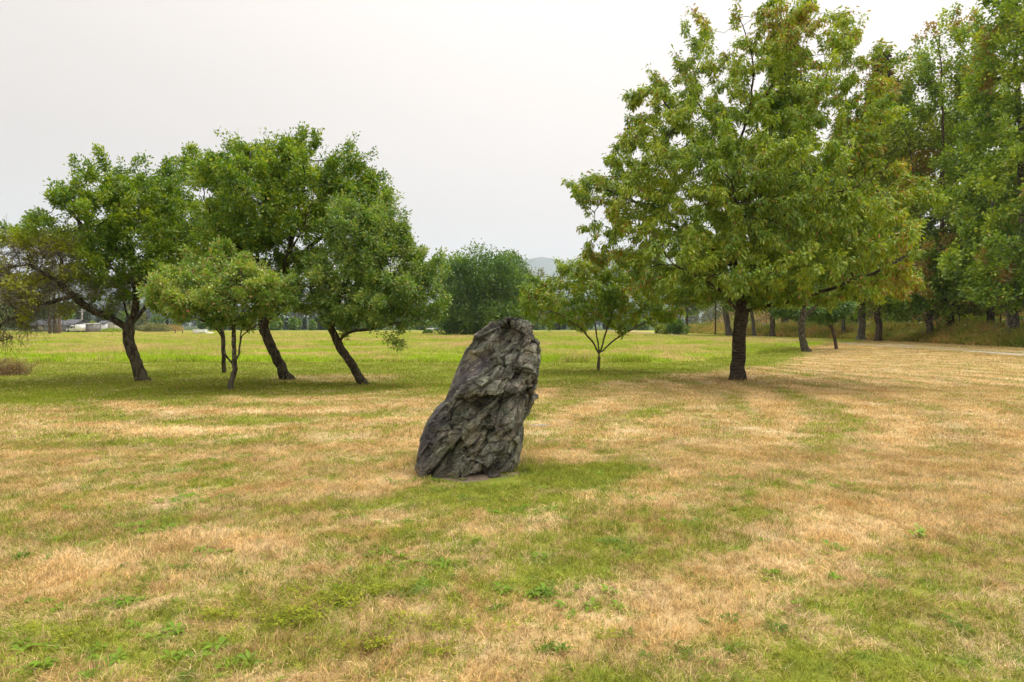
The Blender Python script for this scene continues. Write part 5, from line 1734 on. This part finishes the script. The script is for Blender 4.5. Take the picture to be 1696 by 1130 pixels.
# ------------------------------------------------------------------ weathered fence at the wood edge
def fence():
    m = flat_mat('weathered_wood', (0.36, 0.33, 0.30), .9, .3, 3, bump=.4)
    p0 = pt(1150, 548, 128); p1 = pt(1330, 552, 100)
    t = thing('wooden_fence', 'weathered grey fence of uneven posts along the wood edge beyond the cherry', 'fence', (p0[0] + 6, p0[1], 0))
    d = (p1 - p0); d[2] = 0
    n = 22
    src = []
    for k in range(n):
        q = d * k / (n - 1)
        g = Geo()
        h = 1.5 + .9 * rng.random()
        w = .09 + .05 * rng.random(); lx = rng.normal(0, .08)
        g.tube([(0, 0, -.2), (lx * .5, 0, h * .5), (lx, 0, h)], [w, w, w * .8], 7)
        ob = link('post', g.mesh('post', m), t, (q[0], q[1], 0))
    for zz in (.7, 1.3):
        g = Geo()
        g.tube([(0, 0, zz), tuple(d[:2] / 2) + (zz + .05,), tuple(d[:2]) + (zz,)], [.05, .05, .05], 6)
        link('rail', g.mesh('rail', m), t)
fence()

# yellow shrub and dark bush at the end of the drive
def shrub(name, label, cat, px, py, w_px, h_px, Y, leafm, n, seed, size=None, tipv=None, twig=None):
    r = np.random.default_rng(seed)
    b = pt(px, py, Y); o3 = np.array([b[0], Y, 0.0])
    k = Y / FPX
    W, H = w_px * k / 2, h_px * k
    t = thing(name, label, cat, o3)
    G = Geo()
    for q in range(14):
        a = r.random() * 6.28; l = .5 + .4 * r.random()
        e = np.array([math.cos(a) * W * l, math.sin(a) * W * l * .7, H * (.6 + .35 * r.random())])
        G.tube([(0, 0, 0), e * [.35, .35, .55], e], [.02 * H ** .5 + .01, .02, .008], 4)
    link('stem', G.mesh('stem', twig or B_WOOD), t)
    u = r.standard_normal((n, 3)); u /= np.linalg.norm(u, axis=1)[:, None]
    q = r.random(n) ** .45
    C = u * q[:, None] * [W, W * .8, H * .55] + [0, 0, H * .48]
    C += (np.stack([fbm(C * 2.2 / max(H, .5), 2, seed + i) for i in range(3)], 1) - .5) * H * .5
    m_ = (fbm(C * 2.6 / max(H, .5), 2, seed) > .38) & (C[:, 2] > .02)
    C = C[m_]
    link('foliage', leaf_mesh('foliage', C, u[m_], size or H * .07, .6, leafm, r, None if tipv is None else (r.random(len(C)) < tipv) * .9), t)
    return t
shrub('golden_shrub', 'golden leaved bush where the drive bends beside a dark bush', 'bush', 1098, 549, 26, 16, 128, M_MAPLEY, 3500, 1, .3)
shrub('dark_bush', 'low dark green bush beside the golden shrub at the bend of the drive', 'bush', 1122, 550, 38, 24, 124, M_ALDER, 5000, 2, .3)
shrub('field_bush', 'olive bush low in the field before the far treeline', 'bush', 256, 551, 50, 14, 170, M_ALDERP, 4500, 3, .35)
shrub('field_bush', 'wider thin olive bush beyond the first one in the field', 'bush', 278, 550, 50, 11, 190, M_BRUSH, 3500, 4, .35)
shrub('pale_tree', 'pale green conical young tree at the far edge of the field', 'tree', 229, 550, 26, 42, 185, M_ALDERP, 6000, 5, .4)
shrub('young_tree', 'small bright green tree between the white truck and the white cottage', 'tree', 155, 551, 14, 18, 178, M_MAPLEY, 3500, 6, .28)
shrub('hedge_bush', 'low green hedge before the white cottage', 'bush', 186, 554, 36, 6, 165, M_MAPLE, 2500, 7, .28)
shrub('low_bush', 'low dark bush under the tips of the sweeping apple tree', 'bush', 708, 551, 16, 7, 130, M_ALDER, 1600, 8, .22)

for k in range(11):
    Y_ = [50, 56, 62, 68, 75, 83, 92, 101, 111, 122, 135][k]
    X_ = float(np.interp(Y_, [20, 50, 70, 86, 105, 120, 150, 200], [36, 38.5, 41, 42, 41.5, 40, 41, 46])) + 5 + (k * 7 % 5)
    sc_ = FPX / Y_
    shrub('woodland_shrub', 'leafy green shrub growing at the foot of the wood beyond the drive', 'bush', 848 + X_ * sc_, 550, (4.2 + (k * 3 % 4) * .6) * sc_, (2.6 + (k * 5 % 3) * .7) * sc_, Y_, M_MAPLE if k % 3 else M_MAPLEY, 3600, 300 + k, .24)['group'] = 'leafy shrubs at the foot of the wood'
# dry brush at the left edge
def brush():
    r = np.random.default_rng(12)
    c = gpt(8, 621)
    t = thing('dry_brush', 'heap of dry brown twiggy brush with some green at the lawn edge', 'bush', c)
    g = Geo()
    for k in range(340):
        a = r.random() * 6.28; s0 = np.array([r.normal(0, .30), r.normal(0, .25), 0])
        ln = .3 + .5 * r.random()
        e = s0 + np.array([math.cos(a) * ln * .8, math.sin(a) * ln * .6, ln * (.3 + .6 * r.random())])
        g.tube([s0, (s0 + e) / 2 + [0, 0, .05], e], [.006, .005, .002], 3)
    link('twigs', g.mesh('twigs', flat_mat('dry_twig', (0.26, 0.17, 0.11), .9, .3)), t)['kind'] = 'stuff'
    C = np.stack([r.normal(0, .38, 2600), r.normal(0, .3, 2600), np.abs(r.normal(0, .26, 2600))], 1)
    d = r.standard_normal((2600, 3))
    link('foliage', leaf_mesh('foliage', C, d, .07, .35, M_BRUSH, r, (r.random(2600) < .2) * .7), t)
brush()

# ------------------------------------------------------------------ far left: sheds, truck, cottage
def facing(px, Y):
    p = pt(px, 553, Y); return (p[0], Y, 0)
M_GREY = flat_mat('grey_siding', (0.17, 0.17, 0.18), .8, .12, 1.5)
M_GREYL = flat_mat('light_grey_siding', (0.26, 0.25, 0.25), .8, .12, 1.5)
M_ROOF = flat_mat('dark_roof', (0.10, 0.10, 0.11), .85, .2, 2)
M_WHITE = flat_mat('white_paint', (0.72, 0.72, 0.72), .5, .08, 2)
M_CREAM = flat_mat('cream_paint', (0.60, 0.56, 0.46), .6, .1, 2)
M_GLASS = flat_mat('dark_glass', (0.03, 0.035, 0.04), .12, .2, 3)
M_TYRE = flat_mat('tyre_rubber', (0.03, 0.03, 0.03), .9, .2, 8)
M_BLACK = flat_mat('black_metal', (0.05, 0.05, 0.055), .5, .2, 5)
M_CREO = flat_mat('creosoted_pole', (0.16, 0.10, 0.075), .9, .3, 2, bump=.4)

def gable(t, x0, x1, y0, y1, eave, ridge, wall, roof, over=.4):
    g = Geo(); g.box(x0, x1, y0, y1, 0, eave); 
    g.prism([(y0, eave + .002), (y1, eave + .002), ((y0 + y1) / 2, ridge - .15)], x0 + .01, x1 - .01)
    link('wall', g.mesh('wall', wall), t)
    ym = (y0 + y1) / 2
    sl = (ridge - eave) / (ym - y0)
    for s_ in (-1, 1):
        g = Geo()
        ye = ym + s_ * (ym - y0 + over); ze = eave - sl * over + .03
        g.prism([(ym, ridge + .03), (ym, ridge + .17), (ye, ze + .14), (ye, ze)], x0 - over, x1 + over)
        link('roof_slope', g.mesh('roof_slope', roof), t)
def opening(t, name, x0, x1, yf, z0, z1, fm, gm, fr=.08):
    g = Geo(); g.box(x0, x1, yf - .05, yf - .004, z0, z1)
    o = link(name, g.mesh(name, fm), t)
    g = Geo(); g.box(x0 + fr, x1 - fr, yf - .06, yf - .03, z0 + fr, z1 - fr)
    link('pane', g.mesh('pane', gm), o)

YB = 165.0
kx = YB / FPX
t = thing('long_shed', 'long low dark grey building with a cream panel in its wall', 'building', facing(85, YB))
gable(t, -34 * kx, 33 * kx, 0, 8, 1.75, 3.05, M_GREY, M_ROOF)
opening(t, 'window', -22 * kx, -14 * kx, 0, .7, 1.5, M_CREAM, M_CREAM, .2)
opening(t, 'window', 2 * kx, 4.6 * kx, 0, .7, 1.5, M_WHITE, M_GLASS, .1)
# side wing with the dark garage door
t = thing('small_garage', 'small flat roofed grey garage with a dark door beside the white truck', 'building', facing(147, YB - 1))
g = Geo(); g.box(-7.5 * kx, 7.5 * kx, 0, 6, 0, 2.05); link('wall', g.mesh('wall', M_GREYL), t)
g = Geo(); g.box(-7.9 * kx, 7.9 * kx, -.3, 6.3, 2.054, 2.25); link('roof', g.mesh('roof', M_WHITE), t)
g = Geo(); g.box(-6.8 * kx, -.6 * kx, -.05, -.004, 0, 1.85); link('door', g.mesh('door', M_GREY), t)
# cottage
t = thing('white_cottage', 'small white cottage with a grey gable roof beside the little green tree', 'building', facing(166, YB + 2))
gable(t, -6 * kx, 6 * kx, 0, 5, 2.1, 2.75, M_WHITE, M_ROOF, .2)
opening(t, 'window', -2.2 * kx, -.2 * kx, 0, .8, 1.7, M_BLACK, M_GLASS, .05)
t = thing('cream_trailer_home', 'cream mobile home with a dark railed porch beside the white cottage', 'building', facing(181, YB + 4))
g = Geo(); g.box(-8 * kx, 9 * kx, 0, 4, .4, 2.2); link('wall', g.mesh('wall', M_CREAM), t)
g = Geo(); g.prism([(-.3, 2.204), (4.3, 2.204), (2, 2.6)], -8.5 * kx, 9.5 * kx); link('roof', g.mesh('roof', M_WHITE), t)
opening(t, 'window', -4.5 * kx, -.5 * kx, 0, 1.1, 1.8, M_BLACK, M_GLASS, .08)
g = Geo()
g.box(-8 * kx, 4 * kx, -1.6, -1.5, .85, .95)
for k in range(13): g.box((-8 + k) * kx - .04, (-8 + k) * kx + .04, -1.6, -1.5, 0, .85)
g.box(-8 * kx, 4 * kx, -1.6, -.01, .3, .4)
link('porch', g.mesh('porch', M_BLACK), t)

# white box truck, seen from the side, bonnet to the left
t = thing('white_truck', 'white truck with a square cab parked between the grey shed and garage', 'truck', facing(126, YB - 3))
s = kx
def prof(pts, x0, x1, name, mat, par):
    """profile in x,z extruded along y"""
    n = len(pts)
    v = [(a, x0, b) for a, b in pts] + [(a, x1, b) for a, b in pts]
    f4 = [(i, n + i, n + (i + 1) % n, (i + 1) % n) for i in range(n)]
    f3 = [(0, i, i + 1) for i in range(1, n - 1)] + [(n, n + i + 1, n + i) for i in range(1, n - 1)]
    return link(name, mesh_np(name, np.array(v, float), [np.array(f4), np.array(f3)], mat), par)
prof([(-1.75, .35), (-1.75, .85), (-1.2, .95), (-.95, 1.0), (-.55, 1.75), (.35, 1.8), (.35, .35)], -1, 1, 'cab', M_WHITE, t)
prof([(.42, .45), (.42, 1.95), (1.6, 1.95), (1.6, .45)], -1.05, 1.05, 'cargo_box', M_WHITE, t)
prof([(-.85, 1.05), (-.5, 1.62), (-.12, 1.64), (-.12, 1.05)], -1.02, 1.02, 'window', M_GLASS, t)
prof([(.0, 1.05), (0, 1.64), (.28, 1.64), (.28, 1.05)], -1.02, 1.02, 'window', M_GLASS, t)
prof([(-1.9, .3), (-1.9, .5), (-1.75, .5), (-1.75, .3)], -.95, .95, 'bumper', M_BLACK, t)
for xx in (-1.25, 1.1):
    for yy in (-1.03, .85):
        a = np.linspace(0, 6.283, 14, endpoint=False)
        prof([(xx + math.cos(q) * .32, .32 + math.sin(q) * .32) for q in a], yy, yy + .18, 'wheel', M_TYRE, t)

# pine trunks in front of the shed (their crowns are high, behind the apple tree)
for k, (px, by, w, Y, lab, bk) in enumerate([(82.5, 559, .28, 128, 'thin leftmost of the three bare pine trunks before the grey shed', B_WOOD),
                                              (91, 558, .42, 132, 'thick dark middle one of the three bare pine trunks before the grey shed', B_WOOD),
                                              (98, 557, .34, 135, 'pale rusty rightmost of the three bare pine trunks before the grey shed', M_CREO)]):
    conifer('pine_tree', lab, px, by, 445 + 8 * k, 40, Y, M_CONIFG, 70 + k, 1500, 'pines before the long grey shed', .78, .5, bk, w)
def pole(px, by, top, Y, r0, label, mat):
    g = Geo(); H = pt(px, top, Y)[2]
    t = thing('utility_pole', label, 'pole', facing(px, Y))
    g.tube([(0, 0, -.3), (0, 0, H / 2), (0, 0, H)], [r0, r0 * .9, r0 * .75], 8)
    link('shaft', g.mesh('shaft', mat), t)
    g = Geo(); g.box(-1.1, 1.1, -.06, .06, H - .7, H - .55); link('crossarm', g.mesh('crossarm', mat), t)
    return np.array([facing(px, Y)[0], Y, H - .5])
M_POLE = flat_mat('grey_pole_wood', (0.34, 0.31, 0.29), .9, .2, 2)
pole(136, 549, 512, 190, .22, 'pale grey utility pole rising behind the white truck', M_POLE)
# power lines behind the small cherry
pa = pole(898, 546, 478, 300, .2, 'distant utility pole mostly hidden by the alder clump', M_POLE)
pb = pole(1010, 546, 480, 290, .2, 'distant utility pole hidden behind the small cherry crown', M_POLE)
for k, dz_ in enumerate((0.0, -1.25)):
    g = Geo(); q = np.linspace(0, 1, 12)
    pts = [(pa * (1 - u) + pb * u) + np.array([0, 0, dz_ - .8 * 4 * u * (1 - u) * .5]) for u in q]
    g.tube(pts, [.07] * 12, 4)
    thing('power_line', ['upper of two pale wires crossing behind the small cherry', 'lower of two pale wires crossing behind the small cherry'][k], 'cable', (0, 0, 0), 0, 'power lines', g.mesh('power_line', M_WHITE))

# low white tank in the field and two short posts
t = thing('white_trough', 'low white rectangular trough in the far field by the small apple trunk', 'trough', facing(329, 132), 0, None)
g = Geo()
k = 132 / FPX
g.box(-9.5 * k, 9.5 * k, 0, 1.2, .12, .85); link('tank', g.mesh('tank', M_WHITE), t)
g = Geo(); g.box(-9.9 * k, 9.9 * k, -.06, 1.26, .854, .93); link('rim', g.mesh('rim', M_WHITE), t)
for xx in (-8, 0, 8):
    g = Geo(); g.box(xx * k - .08, xx * k + .08, .1, 1.1, 0, .118); link('leg', g.mesh('leg', M_GREY), t)
t = thing('cream_boat', 'small cream upturned boat beside the white trough', 'boat', facing(347, 133))
a = np.linspace(0, 1, 9)
V, F = [], []
for i_, u in enumerate(a):
    w_ = math.sin(math.pi * min(1, .12 + u * .9)) ** .6 * .5; h_ = .42 * math.sin(math.pi * min(1, .1 + u * .88)) ** .5 + .02
    for q in np.linspace(0, math.pi, 7): V.append(((u - .5) * 1.9, math.cos(q) * w_, math.sin(q) * h_))
for i_ in range(8):
    for q in range(6): F.append((i_ * 7 + q, i_ * 7 + q + 1, i_ * 7 + q + 8, i_ * 7 + q + 7))
link('hull', mesh_np('hull', np.array(V), np.array(F), M_CREAM, True), t)
for px, lab in ((290, 'short dark fence post in the field nearer the olive bush'), (302, 'short dark fence post in the field nearer the white trough')):
    g = Geo(); g.tube([(0, 0, -.1), (.02, 0, .4), (.03, 0, .85 if px == 290 else .7)], [.10, .09, .09], 7)
    thing('fence_post', lab, 'post', facing(px, 133), 0, 'stray posts in the field', g.mesh('fence_post', B_WOOD))

# far cars
def car(label, px, Y, mat, rz, L_=4.4):
    t = thing('parked_car', label, 'car', facing(px, Y), rz)
    h = L_ / 2
    prof([(-h, .35), (-h, .8), (-h * .55, .95), (h * .9, 1.0), (h, .8), (h, .35)], -.85, .85, 'body', mat, t)
    prof([(-h * .5, .955), (-h * .2, 1.45), (h * .5, 1.48), (h * .85, 1.004)], -.75, .75, 'cabin', M_GLASS, t)
    prof([(-h * .18, 1.47), (-h * .18, 1.53), (h * .5, 1.55), (h * .5, 1.49)], -.7, .7, 'roof', mat, t)
    for xx in (-h * .6, h * .6):
        for yy in (-.88, .7):
            a = np.linspace(0, 6.283, 14, endpoint=False)
            prof([(xx + math.cos(q) * .33, .33 + math.sin(q) * .33) for q in a], yy, yy + .18, 'wheel', M_TYRE, t)
car('silver car parked far beyond the field left of the alder clump', 717, 210, flat_mat('silver_paint', (0.5, 0.52, 0.55), .3, .1, 2), .2)
car('white car glimpsed between the trunks of the wood', 1414, 125, M_WHITE, .5)
bpy.data.objects['parked_car.001'].location.z = 0

# ------------------------------------------------------------------ far treeline and hills
def treeline():
    r = np.random.default_rng(33)
    # groves of broadleaf and conifer seen as one mass: a belt of real crowns
    V, N_, S = [], [], []
    def crown(x, y, H, W, con, n):
        u = r.random(n)
        z = H * (.12 + .88 * u)
        w = W * ((1 - u) ** .8 if con else np.sqrt(np.clip(1 - (2 * u - .9) ** 2 / 1.3, .02, 1)))
        a = r.random(n) * 6.283; q = r.random(n) ** .5
        return np.stack([x + np.cos(a) * w * q, y + np.sin(a) * w * q, z], 1)
    con, bro = [], []
    for k in range(260):
        x = r.uniform(-330, 60); y = 235 + 60 * r.random() + (25 if x > -40 else 0)
        px = x / y * FPX + 848
        hmax = np.interp(px, [0, 60, 130, 200, 260, 350, 450, 700, 900, 1000], [40, 38, 32, 26, 14, 12, 13, 10, 9, 12])
        H = hmax * y / FPX * (.65 + .45 * r.random()) + 1.5
        c = r.random() < (.55 if px < 250 else .35)
        (con if c else bro).append(crown(x, y, H, H * (.22 if c else .38), c, 520))
    leaf_cloud('distant_conifers', np.concatenate(con), .9, M_CONIF, seed=34, aspect=.5)
    leaf_cloud('distant_broadleaf_wood', np.concatenate(bro), .9, M_ALDER, seed=35)
    # second belt, far off across the valley
    far = []
    for k in range(420):
        x = r.uniform(-1000, 500); y = 850 + 300 * r.random()
        H = 20 + 14 * r.random()
        far.append(crown(x, y, H, H * .3, r.random() < .6, 130))
    leaf_cloud('far_valley_wood', np.concatenate(far), 4.2, M_CONIF, seed=36)
treeline()

def hills():
    m, N = new_mat('forested_hill')
    n = N.noise(N.geo(), .012, 6, .7)
    c = N.ramp(n, [(.3, (0.03, 0.05, 0.03)), (.6, (0.06, 0.085, 0.04)), (.8, (0.09, 0.10, 0.05))])
    out(N, principled(N, c, .95, None, .05))
    specs = [('far_hill', 8000, [(-600, 60), (0, 75), (200, 85), (330, 70), (560, 62), (700, 72), (800, 90), (900, 110), (1000, 108), (1150, 95), (1400, 120), (1900, 90), (2500, 70)], 1800),
             ('near_hill', 4800, [(-900, 40), (-200, 60), (100, 72), (200, 60), (300, 38), (420, 22), (600, 15), (720, 25), (900, 50), (980, 60), (1100, 45), (1300, 30), (1800, 50), (2500, 60)], 1200)]
    for nm, Y, prof_, depth in specs:
        px = np.linspace(-900, 2500, 260)
        top = np.interp(px, [q[0] for q in prof_], [q[1] for q in prof_]) * Y / FPX
        top = top * (1 + .10 * (fbm(np.stack([px * .02, px * 0, px * 0], 1), 4, Y) - .5))
        x = (px - 848) / FPX * Y
        rows = 24
        V = []
        for k in range(rows):
            u = k / (rows - 1)
            prf = math.sin(u * math.pi) ** .8 if 0 < u < 1 else 0
            yy = Y + (u - .5) * depth
            P = np.stack([x, np.full_like(x, yy), np.zeros_like(x)], 1)
            rid = (fbm(P * .004, 4, 3) - .5) * .5 * prf
            V.append(np.stack([x * yy / Y, np.full_like(x, yy), top * np.clip(prf + rid * prf, 0, 1.05) - (2 if prf == 0 else 0)], 1))
        V = np.concatenate(V)
        n_ = len(px)
        f = np.array([(k * n_ + j, k * n_ + j + 1, (k + 1) * n_ + j + 1, (k + 1) * n_ + j) for k in range(rows - 1) for j in range(n_ - 1)])
        o = link(nm, mesh_np(nm, V, f, m, True))
        o['kind'] = 'structure'
hills()

# ------------------------------------------------------------------ smoke haze
def haze():
    m = bpy.data.materials.new('smoke_haze')
    m.use_nodes = True
    m.node_tree.nodes.clear()
    N = NT(m.node_tree)
    v = N.node('ShaderNodeVolumePrincipled')
    v.inputs['Color'].default_value = (0.80, 0.89, 1.0, 1)
    v.inputs['Density'].default_value = 0.00012
    v.inputs['Anisotropy'].default_value = 0.1
    o = N.node('ShaderNodeOutputMaterial')
    N.t.links.new(v.outputs[0], o.inputs['Volume'])
    g = Geo(); g.box(-9900, 9900, -9900, 9900, -1.5, 1150)
    ob = link('haze', g.mesh('haze', m))
    ob['kind'] = 'stuff'
haze()
print('T total', round(time.time() - T0, 1))
